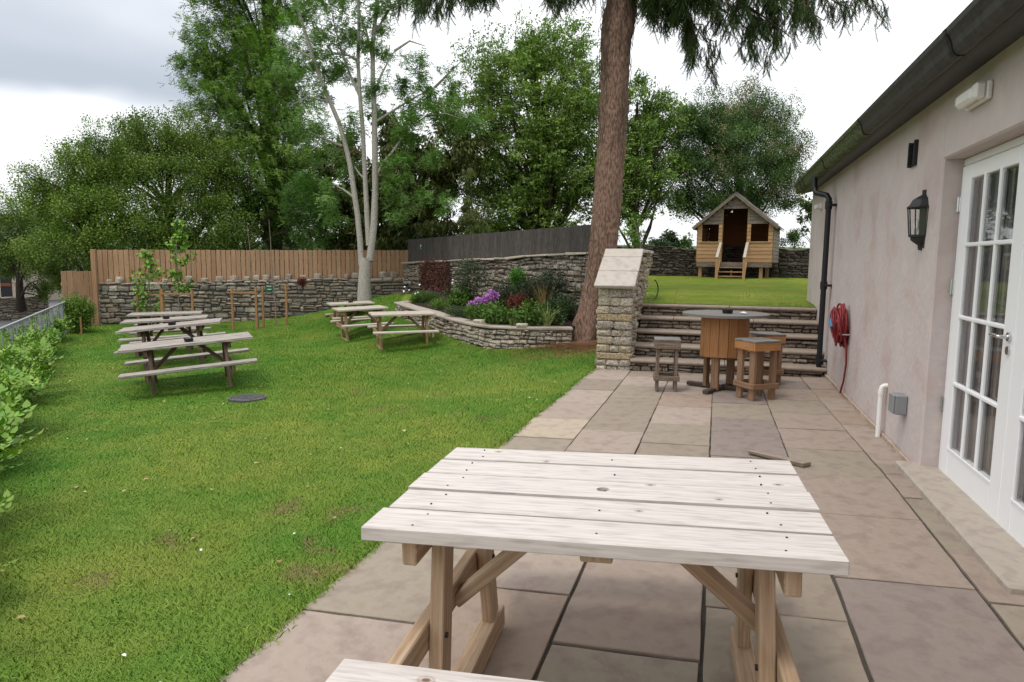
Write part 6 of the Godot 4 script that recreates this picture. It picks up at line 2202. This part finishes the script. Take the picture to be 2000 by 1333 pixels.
# ---------------------------------------------------------------- trees beyond the walls
func build_trees() -> void:
	var grp := "trees beyond the garden walls"
	var haw1 := Color(0.108, 0.19, 0.03)
	var haw2 := Color(0.20, 0.285, 0.048)
	var ash1 := Color(0.12, 0.215, 0.036)
	var ash2 := Color(0.20, 0.32, 0.06)
	var foot := func(px, depth, y := -0.3):
		var q := at(px, 600, depth)
		return Vector3(q.x, y, q.z)
	var head := func(px, py, depth): return at(px, py, depth)
	tree("hawthorn_tree", "low bushy hawthorn by the barn at the end of the tree line", foot.call(40, 23), head.call(40, 470, 23), 0.14, [lobe(20, 470, 23, 70, 70, 1.4), lobe(70, 430, 23.5, 70, 60, 1.4), lobe(100, 505, 22, 55, 45, 1.0), lobe(35, 518, 24, 60, 34, 1.0), lobe(122, 550, 20.6, 28, 52, 0.6, 1.3), lobe(95, 560, 23.5, 30, 30, 0.6)], "small", haw1 * 0.8, haw2 * 0.85, 190, Vector2(1.0, 1.5), M.bark_dark, 30, grp)
	tree("hawthorn_tree", "broad hawthorn with yellowish green foliage over the low fence panel", foot.call(170, 21), head.call(180, 330, 21), 0.16, [lobe(150, 350, 21, 85, 75, 1.5), lobe(215, 300, 21.5, 80, 70, 1.5), lobe(110, 400, 21, 80, 60, 1.4), lobe(190, 420, 20.5, 95, 70, 1.3), lobe(110, 480, 20.3, 80, 50, 1.0), lobe(175, 500, 20, 70, 40, 0.8), lobe(250, 450, 20.3, 80, 50, 1.0)], "small", haw1, haw2 * 1.1, 185, Vector2(1.0, 1.5), M.bark_dark, 46, grp)
	tree("hawthorn_tree", "dark rounded hawthorn standing behind the leafy saplings", foot.call(340, 21.5), head.call(330, 300, 21.5), 0.18, [lobe(290, 290, 21.5, 85, 65, 1.6), lobe(370, 285, 22, 80, 65, 1.6), lobe(330, 350, 21, 110, 75, 1.6), lobe(420, 340, 22, 70, 80, 1.5), lobe(300, 430, 20.6, 95, 55, 1.2), lobe(400, 440, 21, 80, 55, 1.2), lobe(350, 480, 20.4, 100, 30, 0.7)], "small", haw1 * 0.85, haw2 * 0.9, 185, Vector2(1.0, 1.5), M.bark_dark, 46, grp)
	tree("ash_tree", "tall full ash with feathery leaves rising above the hawthorns", foot.call(545, 24), head.call(520, -120, 24), 0.3, [lobe(420, 70, 24, 75, 75, 1.6), lobe(500, 30, 24, 85, 80, 1.8), lobe(405, 160, 24, 55, 60, 1.3), lobe(480, 140, 23.6, 90, 80, 1.8), lobe(560, 150, 24, 80, 90, 1.7), lobe(450, 240, 23.6, 75, 70, 1.6), lobe(540, 260, 23.4, 95, 80, 1.8), lobe(500, 340, 23, 90, 70, 1.6), lobe(590, 340, 23.6, 80, 80, 1.6), lobe(450, 380, 23, 60, 60, 1.2, 0.8), lobe(560, 415, 23.4, 80, 50, 1.2, 0.6), lobe(460, -70, 24, 100, 80, 1.8), lobe(560, -60, 24, 90, 90, 1.8), lobe(510, -190, 24, 110, 90, 2.0)], "pinnate", ash1, ash2, 175, Vector2(0.9, 1.3), M.bark_dark, 40, grp)
	bush("elder_bush", "bluish green elder bush showing over the board fence", "bush", at(606, 470, 20.6), Vector3(0.75, 1.7, 0.7), "pinnate", Color(0.085, 0.18, 0.04), Color(0.13, 0.24, 0.06), 800, Vector2(0.9, 1.2))
	build_multistem()
	tree("hawthorn_tree", "dark undergrowth thicket between hawthorns and ash over the board fence", foot.call(480, 22), head.call(480, 430, 22), 0.08, [lobe(440, 440, 22.4, 50, 50, 0.9), lobe(500, 460, 22.8, 50, 40, 0.9, 0.7), lobe(560, 450, 23.5, 60, 45, 0.9, 0.7), lobe(640, 455, 22.6, 45, 40, 0.8, 0.9), lobe(530, 400, 23.2, 60, 50, 1.0, 0.7)], "small", haw1 * 0.6, haw2 * 0.65, 190, Vector2(1.0, 1.4), M.bark_dark, 20, grp)
	# dark thuja behind it
	var th := thing("thuja_tree", "dark olive thuja with hanging sprays behind the pale-stemmed tree", "tree", Vector3.ZERO, 0.0, grp)
	crown(th, "crown", [lobe(800, 300, 22.5, 45, 70, 1.0), lobe(790, 380, 22, 65, 60, 1.3), lobe(840, 370, 22, 50, 70, 1.1), lobe(770, 440, 21.6, 60, 50, 1.2), lobe(840, 450, 21.6, 60, 50, 1.2), lobe(740, 400, 22.4, 50, 80, 1.2), lobe(690, 430, 22.8, 60, 70, 1.0), lobe(650, 420, 23.2, 50, 90, 1.0), lobe(880, 300, 22.6, 60, 80, 1.2), lobe(700, 350, 23, 60, 70, 1.0), lobe(660, 300, 23.6, 50, 60, 1.0, 0.7), lobe(760, 250, 23.2, 50, 50, 0.9, 0.5)], S.thuja, M.leaf, Color(0.045, 0.062, 0.014), Color(0.105, 0.115, 0.026), 150, Vector2(1.0, 1.5), 0.8)
	wood(th, foot.call(800, 22.4, 0.3), head.call(800, 270, 22.4), 0.2, [], M.bark_dark, 0)
	var we := thing("weeping_shrub", "pale green weeping conifer over the grey fence", "tree", Vector3.ZERO, 0.0, grp)
	crown(we, "crown", [lobe(912, 345, 20.6, 14, 30, 0.3), lobe(912, 385, 20.6, 24, 35, 0.4), lobe(920, 425, 20.5, 30, 35, 0.5), lobe(950, 415, 20.6, 16, 30, 0.35), lobe(908, 460, 20.4, 26, 25, 0.4), lobe(945, 455, 20.5, 20, 25, 0.35)], S.thuja, M.leaf, Color(0.13, 0.17, 0.055), Color(0.20, 0.235, 0.08), 230, Vector2(0.55, 0.85), 1.2)
	wood(we, foot.call(914, 20.6, 0.5), head.call(912, 325, 20.6), 0.06, [], M.bark_dark, 0)
	tree("sycamore_tree", "large full sycamore behind the grey fence and spruce trunk", foot.call(1062, 24.5, 0.2), head.call(1040, 60, 24.5), 0.26, [lobe(1020, 90, 24.5, 85, 60, 1.7, 0.85), lobe(960, 150, 24.5, 70, 70, 1.6, 0.85), lobe(1085, 110, 24.6, 80, 65, 1.7, 0.85), lobe(1140, 160, 24.8, 70, 75, 1.6, 0.85), lobe(1020, 190, 24, 100, 80, 1.9, 0.8), lobe(1110, 230, 24, 90, 80, 1.9, 0.8), lobe(950, 260, 24, 75, 80, 1.6), lobe(1040, 300, 23.6, 100, 75, 1.9, 0.85), lobe(940, 350, 24, 70, 60, 1.4), lobe(1120, 330, 23.8, 90, 75, 1.8), lobe(1010, 390, 24, 100, 55, 1.6, 1.0), lobe(1100, 395, 24, 90, 50, 1.4, 1.0), lobe(960, 430, 24, 60, 40, 1.2, 0.9), lobe(1130, 270, 24.4, 90, 90, 1.6, 0.8), lobe(870, 230, 24, 60, 60, 1.3, 0.7)], "broad", Color(0.14, 0.23, 0.044), Color(0.235, 0.33, 0.075), 190, Vector2(0.7, 1.05), M.bark_dark, 130, grp)
	tree("sycamore_tree", "lighter leafy tree just right of the spruce trunk", foot.call(1245, 23.5, 0.4), head.call(1245, 200, 23.5), 0.16, [lobe(1235, 190, 23.5, 45, 60, 1.1, 0.8), lobe(1265, 250, 23.5, 50, 60, 1.2), lobe(1230, 280, 23.3, 45, 60, 1.1), lobe(1290, 320, 23.6, 60, 70, 1.3), lobe(1295, 240, 24, 50, 60, 1.2), lobe(1200, 330, 23.6, 50, 80, 1.2), lobe(1240, 350, 23.3, 60, 50, 1.2), lobe(1275, 395, 23.5, 60, 35, 1.0, 0.7), lobe(1215, 400, 23.4, 40, 40, 0.9, 0.8)], "broad", Color(0.13, 0.22, 0.042), Color(0.22, 0.315, 0.07), 190, Vector2(0.7, 1.05), M.bark_dark, 60, grp)
	var hw := tree("hawthorn_tree", "big dark hawthorn with faded blossom above the playhouse", foot.call(1432, 25, 0.4), head.call(1430, 240, 25), 0.22, [lobe(1400, 240, 25, 75, 65, 1.7), lobe(1470, 230, 25, 75, 60, 1.7), lobe(1345, 260, 25, 50, 65, 1.3), lobe(1360, 330, 24.6, 75, 65, 1.6), lobe(1440, 320, 24.2, 95, 75, 1.9), lobe(1520, 280, 25, 55, 60, 1.4), lobe(1530, 350, 24.8, 55, 45, 1.3), lobe(1470, 385, 24.6, 85, 35, 1.4), lobe(1400, 390, 24.4, 85, 35, 1.4, 0.9), lobe(1345, 395, 24.8, 40, 28, 0.9, 0.7)], "small", Color(0.065, 0.125, 0.038), Color(0.115, 0.185, 0.055), 230, Vector2(0.95, 1.4), M.bark_dark, 60, grp)
	crown(hw, "blossom", [lobe(1440, 185, 24.6, 60, 25, 1.2, 0.3), lobe(1500, 230, 24.4, 55, 40, 1.2, 0.34), lobe(1420, 240, 23.8, 60, 40, 0.9, 0.2), lobe(1555, 310, 24.4, 35, 40, 0.9, 0.4), lobe(1520, 370, 24, 60, 30, 1.0, 0.3), lobe(1460, 300, 23.2, 70, 50, 0.9, 0.16)], S.small, M.leaf, Color(0.22, 0.20, 0.10), Color(0.33, 0.29, 0.17), 150, Vector2(0.9, 1.3))
	tree("young_tree", "slim bright green young tree beside the spruce trunk", foot.call(1236, 17.5, 0.8), head.call(1236, 425, 17.5), 0.03, [lobe(1236, 432, 17.5, 13, 20, 0.25), lobe(1236, 460, 17.5, 24, 24, 0.4, 0.8), lobe(1230, 485, 17.4, 22, 16, 0.35, 0.8)], "leaf", Color(0.13, 0.24, 0.045), Color(0.20, 0.32, 0.08), 900, Vector2(0.9, 1.4), M.bark_young, 14, grp)
	tree("far_tree", "dark conifer top beyond the back wall", foot.call(1300, 55, -1.0), head.call(1302, 452, 55), 0.2, [lobe(1300, 488, 55, 26, 16, 1.2), lobe(1302, 470, 55, 14, 14, 0.7), lobe(1284, 484, 55, 12, 16, 0.8)], "thuja", Color(0.03, 0.06, 0.025), Color(0.05, 0.085, 0.03), 90, Vector2(2.0, 3.0), M.bark_dark, 0, grp)
	tree("far_tree", "round dull green tree beyond the back wall", foot.call(1332, 60, -1.0), head.call(1332, 480, 60), 0.25, [lobe(1332, 484, 60, 22, 20, 1.3)], "broad", Color(0.06, 0.11, 0.03), Color(0.09, 0.14, 0.04), 70, Vector2(2.5, 3.5), M.bark_dark, 0, grp)
	tree("far_tree", "green bush showing over the wall beside the pub", foot.call(1553, 26, 0.4), head.call(1553, 470, 26), 0.06, [lobe(1550, 472, 26, 24, 14, 0.5), lobe(1560, 458, 26, 14, 12, 0.35)], "small", Color(0.07, 0.14, 0.035), Color(0.11, 0.19, 0.05), 200, Vector2(1.0, 1.4), M.bark_dark, 0, grp)
	tree("far_tree", "thin leafy tree half hidden behind the pub's gable", foot.call(1600, 24, 0.5), head.call(1592, 400, 24), 0.05, [lobe(1580, 395, 24, 20, 18, 0.4, 0.7), lobe(1572, 430, 24, 12, 20, 0.3, 0.7), lobe(1600, 420, 24, 25, 30, 0.5)], "broad", Color(0.07, 0.13, 0.03), Color(0.11, 0.18, 0.04), 130, Vector2(0.9, 1.3), M.bark_dark, 16, grp)
	# woodland on the far side of the fields, where the gaps in the trees let it show
	var wst := PackedFloat32Array()
	var n := 0
	for k in 7000:
		var px := rf(-400, 1180)
		var dep := rf(42, 60)
		var q := at(px, 500, dep)
		var y := -1.0 + pow(rng.randf(), 1.4) * (4.0 + 1.5 * patch_noise.get_noise_1d(px * 0.3))
		push_row(wst, Basis(rdir(), rf(0, TAU)).scaled(Vector3.ONE * rf(3.0, 5.0)), Vector3(q.x, y, q.z), tint(Color(0.045, 0.08, 0.025), Color(0.07, 0.12, 0.035), 0.2))
		n += 1
	var w := copies("far_woodland", S.broad, M.leaf, self, wst, n)
	tag(w, "low dark green woodland glimpsed between the garden trees", "woodland", "", "stuff")

func build_multistem() -> void:
	var base := at(712, 586, 18.1)
	base.y = lawn_y(base.x, base.z) - 0.05
	var t := thing("ash_tree", "pale-stemmed ash dividing into three slender trunks in front of the stone wall", "tree", base, 0.0)
	var go := func(list, r0, r1, sides := 12):
		var pts := []
		var rad := []
		for i in list.size():
			pts.append(at(list[i][0], list[i][1], list[i][2] if list[i].size() > 2 else 18.1) - base)
			rad.append(lerpf(r0, r1, i / float(list.size() - 1)))
		return [pts, rad, sides]
	var foot_pts := [Vector3(0, -0.05, 0), at(711, 560, 18.1) - base, at(712, 535, 18.1) - base, at(714, 505, 18.1) - base]
	part("trunk", tube(foot_pts, [0.21, 0.165, 0.155, 0.15], 16), M.bark_pale, t)
	for s in [go.call([[706, 520], [703, 470], [698, 420], [690, 365], [683, 320], [675, 285], [662, 240], [645, 200], [628, 160], [612, 115], [600, 75], [585, 30], [572, -30], [560, -120]], 0.08, 0.032), go.call([[720, 480], [717, 430], [714, 370], [712, 330], [708, 250], [703, 190], [699, 120], [701, 50], [698, -40], [690, -160]], 0.072, 0.035), go.call([[722, 510], [730, 440], [733, 370], [732, 300], [731, 220], [728, 150], [728, 80], [735, 20], [738, -60], [740, -180]], 0.098, 0.036)]:
		part("trunk", tube(s[0], s[1], s[2]), M.bark_pale, t)
	var st := start()
	var boughs := [[[732, 350], [748, 318], [768, 295], [785, 270], [800, 250], [830, 228], [850, 216]], [[732, 180], [745, 145], [758, 120], [770, 100]], [[712, 350], [702, 340], [692, 325]], [[690, 385], [670, 370], [650, 360]], [[780, 272], [795, 240], [802, 225]], [[703, 190], [685, 150], [670, 110], [655, 60], [645, 10]], [[700, 120], [680, 108], [655, 105], [620, 112]], [[728, 120], [715, 60], [700, 20], [690, -30]], [[735, 60], [760, 20], [790, -20]], [[645, 200], [600, 190], [570, 205]], [[668, 285], [630, 270], [600, 255]], [[612, 115], [585, 100], [550, 90]], [[835, 226], [870, 222], [900, 232]], [[770, 100], [800, 80], [830, 90]], [[731, 240], [770, 215], [810, 190], [850, 170]], [[850, 170], [880, 140], [900, 120]]]
	for b in boughs:
		var g = go.call(b, 0.038, 0.010, 7)
		add_tube(st, g[0], g[1], 7, false)
	part("limbs", st.commit(), M.bark_pale, t)
	var d := 18.1
	var lobes := [lobe(640, 90, d, 50, 45, 0.9, 0.5), lobe(690, 50, d, 60, 50, 1.0, 0.5), lobe(755, 60, d, 45, 55, 0.9, 0.6), lobe(590, 60, d, 45, 45, 0.9, 0.6), lobe(650, 155, d, 45, 35, 0.8, 0.55), lobe(760, 150, d, 40, 40, 0.8, 0.5), lobe(700, 215, d, 45, 30, 0.7, 0.3), lobe(690, 265, d + 0.4, 40, 30, 0.6, 0.5), lobe(770, 320, d - 0.2, 30, 35, 0.6, 0.9), lobe(825, 240, d, 50, 45, 0.9, 0.75), lobe(870, 190, d, 45, 45, 0.9, 0.7), lobe(850, 150, d, 40, 35, 0.8, 0.6), lobe(900, 235, d, 45, 30, 0.8, 0.6), lobe(790, 275, d + 0.3, 40, 30, 0.7, 0.6), lobe(845, 320, d - 0.3, 25, 45, 0.5, 0.6), lobe(855, 375, d - 0.3, 35, 40, 0.6, 0.8), lobe(760, 365, d - 0.2, 25, 25, 0.5, 0.8), lobe(655, 375, d, 40, 22, 0.6, 0.5), lobe(600, 240, d, 45, 35, 0.8, 0.5), lobe(550, 120, d, 45, 45, 0.8, 0.5), lobe(660, -50, d, 90, 60, 1.3, 0.6), lobe(760, -40, d, 70, 60, 1.2, 0.6), lobe(640, 420, d + 0.5, 30, 25, 0.5, 0.5), lobe(690, 130, d + 0.6, 70, 60, 0.8, 0.35), lobe(780, 210, d + 0.5, 50, 60, 0.8, 0.45), lobe(660, 320, d + 0.7, 40, 50, 0.6, 0.5), lobe(770, 400, d + 0.6, 50, 40, 0.6, 0.5)]
	for l in lobes: l[0] -= base
	crown(t, "crown", lobes, S.pinnate, M.leaf, Color(0.12, 0.23, 0.045), Color(0.19, 0.325, 0.08), 190, Vector2(0.75, 1.1))

# ---------------------------------------------------------------- sky
func sky_image() -> Image:
	var w := 1024
	var h := 512
	var im := Image.create(w, h, false, Image.FORMAT_RGBF)
	var n := FastNoiseLite.new()
	n.seed = 12
	n.frequency = 1.1
	n.fractal_octaves = 5
	var d0 := (cam_basis * Vector3((60 - 1000.0) / FOCAL, (666.5 - 150.0) / FOCAL, -1)).normalized()
	var az0 := atan2(d0.x, -d0.z)
	for y in h:
		var el := (0.5 - (y + 0.5) / h) * PI
		for x in w:
			var az := TAU * (x + 0.5) / w
			var d := Vector3(sin(az) * cos(el), sin(el), -cos(az) * cos(el))
			var f := n.get_noise_3d(d.x * 1.6, d.y * 4.2, d.z * 1.6)
			var f2 := n.get_noise_3d(d.x * 4.0 + 9.0, d.y * 11.0, d.z * 4.0)
			# grey shelves of cloud standing at intervals round the horizon, flat below and ragged above
			var u := wrapf(az - az0, -PI / 4.0, PI / 4.0)
			var el2 := el + f * 0.09 + f2 * 0.025
			var shelf := smoothstep(0.172, 0.20, el + f2 * 0.012 + f * 0.03) * (1.0 - smoothstep(0.20, 0.46, el2)) * (1.0 - smoothstep(0.16, 0.36, absf(u) + f * 0.08))
			var g := clampf(0.30 + f * 0.9 + f2 * 0.25, 0.0, 1.0)
			# an overcast sky is brighter overhead than at the horizon
			var c := Color(0.95, 0.965, 0.98).lerp(Color(0.80, 0.83, 0.875), g) * (0.88 + 0.80 * maxf(0.0, sin(el)))
			c = c.lerp(Color(0.42, 0.475, 0.555), clampf(shelf * 0.95, 0.0, 1.0))
			if el < 0.0:
				c = Color(0.35, 0.36, 0.33)
			im.set_pixel(x, y, c)
	return im

func _ready() -> void:
	rng.seed = 20240
	patch_noise.seed = 4
	patch_noise.frequency = 0.7
	patch_noise.fractal_octaves = 3
	# camera
	var cam := Camera3D.new()
	cam.name = "camera"
	cam.transform = Transform3D(cam_basis.orthonormalized(), EYE)
	cam.fov = rad_to_deg(2.0 * atan(666.5 / FOCAL))
	cam.near = 0.05
	cam.far = 9000.0
	add_child(cam)
	cam.current = true
	# overcast sky
	var env := Environment.new()
	env.background_mode = Environment.BG_SKY
	env.sky = Sky.new()
	var pan := PanoramaSkyMaterial.new()
	pan.panorama = ImageTexture.create_from_image(sky_image())
	env.sky.sky_material = pan
	env.background_energy_multiplier = 1.0
	env.tonemap_mode = Environment.TONE_MAPPER_LINEAR
	env.tonemap_exposure = 1.25
	env.sdfgi_enabled = true
	env.ssao_enabled = true
	env.ssil_enabled = true
	var we := WorldEnvironment.new()
	we.name = "world"
	we.environment = env
	add_child(we)
	var sun := DirectionalLight3D.new()
	sun.name = "sun"
	sun.light_energy = 0.35
	sun.light_angular_distance = 14.0
	sun.light_color = Color(1.0, 0.97, 0.92)
	sun.shadow_enabled = true
	sun.basis = Basis.looking_at(Vector3(0.25, -1.0, -0.35).normalized(), Vector3.FORWARD)
	add_child(sun)

	make_materials()
	make_lawn_grid()
	make_stone_shapes()
	make_sprigs()
	rng.seed = 7
	# land out to the horizon
	var st := start()
	quad(st, Vector3(-4000, -1.05, 4000), Vector3(4000, -1.05, 4000), Vector3(4000, -1.05, -4000), Vector3(-4000, -1.05, -4000), Vector3.UP)
	var land := part("ground", st.commit(), M.field, self)
	tag(land, "", "", "", "structure")
	st = start()
	var hn := FastNoiseLite.new()
	hn.frequency = 0.0006
	for k in 60:
		var z0 := -2600.0
		var xa := -2600.0 + k * 90.0
		var xb := xa + 90.0
		var ha := 60.0 + 55.0 * hn.get_noise_1d(xa)
		var hb := 60.0 + 55.0 * hn.get_noise_1d(xb)
		quad(st, Vector3(xa, -5, z0 + 500), Vector3(xb, -5, z0 + 500), Vector3(xb, hb, z0), Vector3(xa, ha, z0), Vector3(0, 1, 1))
		quad(st, Vector3(xa, -5, z0 - 500), Vector3(xb, -5, z0 - 500), Vector3(xb, hb, z0), Vector3(xa, ha, z0), Vector3(0, 1, -1))
	var hill := part("hill", st.commit(), M.hill, self)
	tag(hill, "", "", "", "structure")
	build_lawn()
	build_patio()
	build_pub()
	build_wall_fittings()
	build_steps()
	build_pillar()
	build_lawn_wall()
	build_bed_wall()
	build_bed()
	build_far_left()
	build_upper()
	build_trees()
	build_plants()
	build_tables()

func build_tables() -> void:
	rng.seed = 99
	# the table in front, on the flags
	var b := frame(Vector3(1.313, 0.039, -0.085))
	var mid := Vector3(-0.337, 0.742, -2.235)
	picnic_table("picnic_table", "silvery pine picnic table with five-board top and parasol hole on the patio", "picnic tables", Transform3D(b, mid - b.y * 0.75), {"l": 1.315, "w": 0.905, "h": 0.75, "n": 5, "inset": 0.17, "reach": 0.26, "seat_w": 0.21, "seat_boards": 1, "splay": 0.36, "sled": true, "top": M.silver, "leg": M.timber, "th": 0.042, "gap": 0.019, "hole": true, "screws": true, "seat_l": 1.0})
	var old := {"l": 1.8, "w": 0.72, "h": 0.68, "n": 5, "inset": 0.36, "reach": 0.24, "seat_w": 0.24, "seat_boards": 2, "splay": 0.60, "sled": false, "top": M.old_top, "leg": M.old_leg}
	var labels := ["weathered grey picnic table beside the drain cover, first of the row along the hedge", "weathered grey picnic table second from the drain cover in the row along the hedge", "weathered grey picnic table third from the drain cover in the row along the hedge", "weathered grey picnic table of the hedge row standing next to the staked saplings"]
	var spots := [[228, 686.5, 8.9, 493.5, 658, 9.6], [225, 649, 10.9, 429, 628, 11.4], [232.5, 631, 12.8, 402, 620.5, 13.3], [246, 616, 14.7, 391.5, 611.5, 15.2]]
	for k in 4:
		var s = spots[k]
		var p := at(s[0], s[1], s[2])
		var q := at(s[3], s[4], s[5])
		var o := old.duplicate()
		o.l = p.distance_to(q)
		var xf := table_at(p, q, o.w, o.h)
		picnic_table("picnic_table", labels[k], "picnic tables", xf, o)
		if k < 3:
			ashtray(xf * Vector3(0.02, 0.682, 0.12), ["black ashtray on the picnic table beside the drain cover", "black ashtray on the second picnic table of the hedge row", "black ashtray on the third picnic table of the hedge row"][k])
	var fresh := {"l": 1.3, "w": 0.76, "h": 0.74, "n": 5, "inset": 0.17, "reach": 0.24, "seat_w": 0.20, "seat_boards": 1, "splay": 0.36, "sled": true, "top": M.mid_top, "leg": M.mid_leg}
	labels = ["pale timber picnic table close to the curved bed wall", "pale timber picnic table in the middle of the three beside the bed", "pale timber picnic table nearest the pale-stemmed ash"]
	spots = [[726, 615.5, 13.15, 852, 612.5, 13.5], [661.5, 606.5, 14.6, 759, 600.5, 15.05], [645, 595, 16.6, 732, 591, 17.0]]
	for k in 3:
		var s = spots[k]
		var p := at(s[0], s[1], s[2])
		var q := at(s[3], s[4], s[5])
		var o := fresh.duplicate()
		o.l = p.distance_to(q)
		var xf := table_at(p, q, o.w, o.h)
		picnic_table("picnic_table", labels[k], "picnic tables", xf, o)
		if k == 2:
			ashtray(xf * Vector3(0.0, 0.742, 0.05), "black ashtray on the picnic table nearest the ash")
	# bar table and stools by the steps
	bar_table(Vector3(0.115, patio_y(0.1, -8.4), -8.5))
	stool(Vector3(-0.53, patio_y(-0.53, -8.2), -8.28), 0.12, "worn narrow stool beside the bar table near the stone pillar", 0.62, 0.25, false)
	stool(Vector3(0.46, patio_y(0.46, -8.0), -7.98), 0.62, "orange-brown stool on the door side of the bar table", 0.66, 0.30, true)
	stool(Vector3(0.62, patio_y(0.6, -9.0), -9.05), 0.3, "stool tucked behind the bar table by the steps", 0.63, 0.30, true)
	# scrap of slate on the flags
	var sp := Vector3(0.5, patio_y(0.5, -5.45) + 0.02, -5.46)
	var sl := part("slate_scrap", block(Vector3(0.46, 0.022, 0.10), 0.006, 0.012), M.tread, self, Transform3D(Basis(Vector3.UP, -0.62) * Basis(Vector3.BACK, 0.03), sp))
	tag(sl, "long broken strip of stone lying loose on the patio behind the table", "stone")
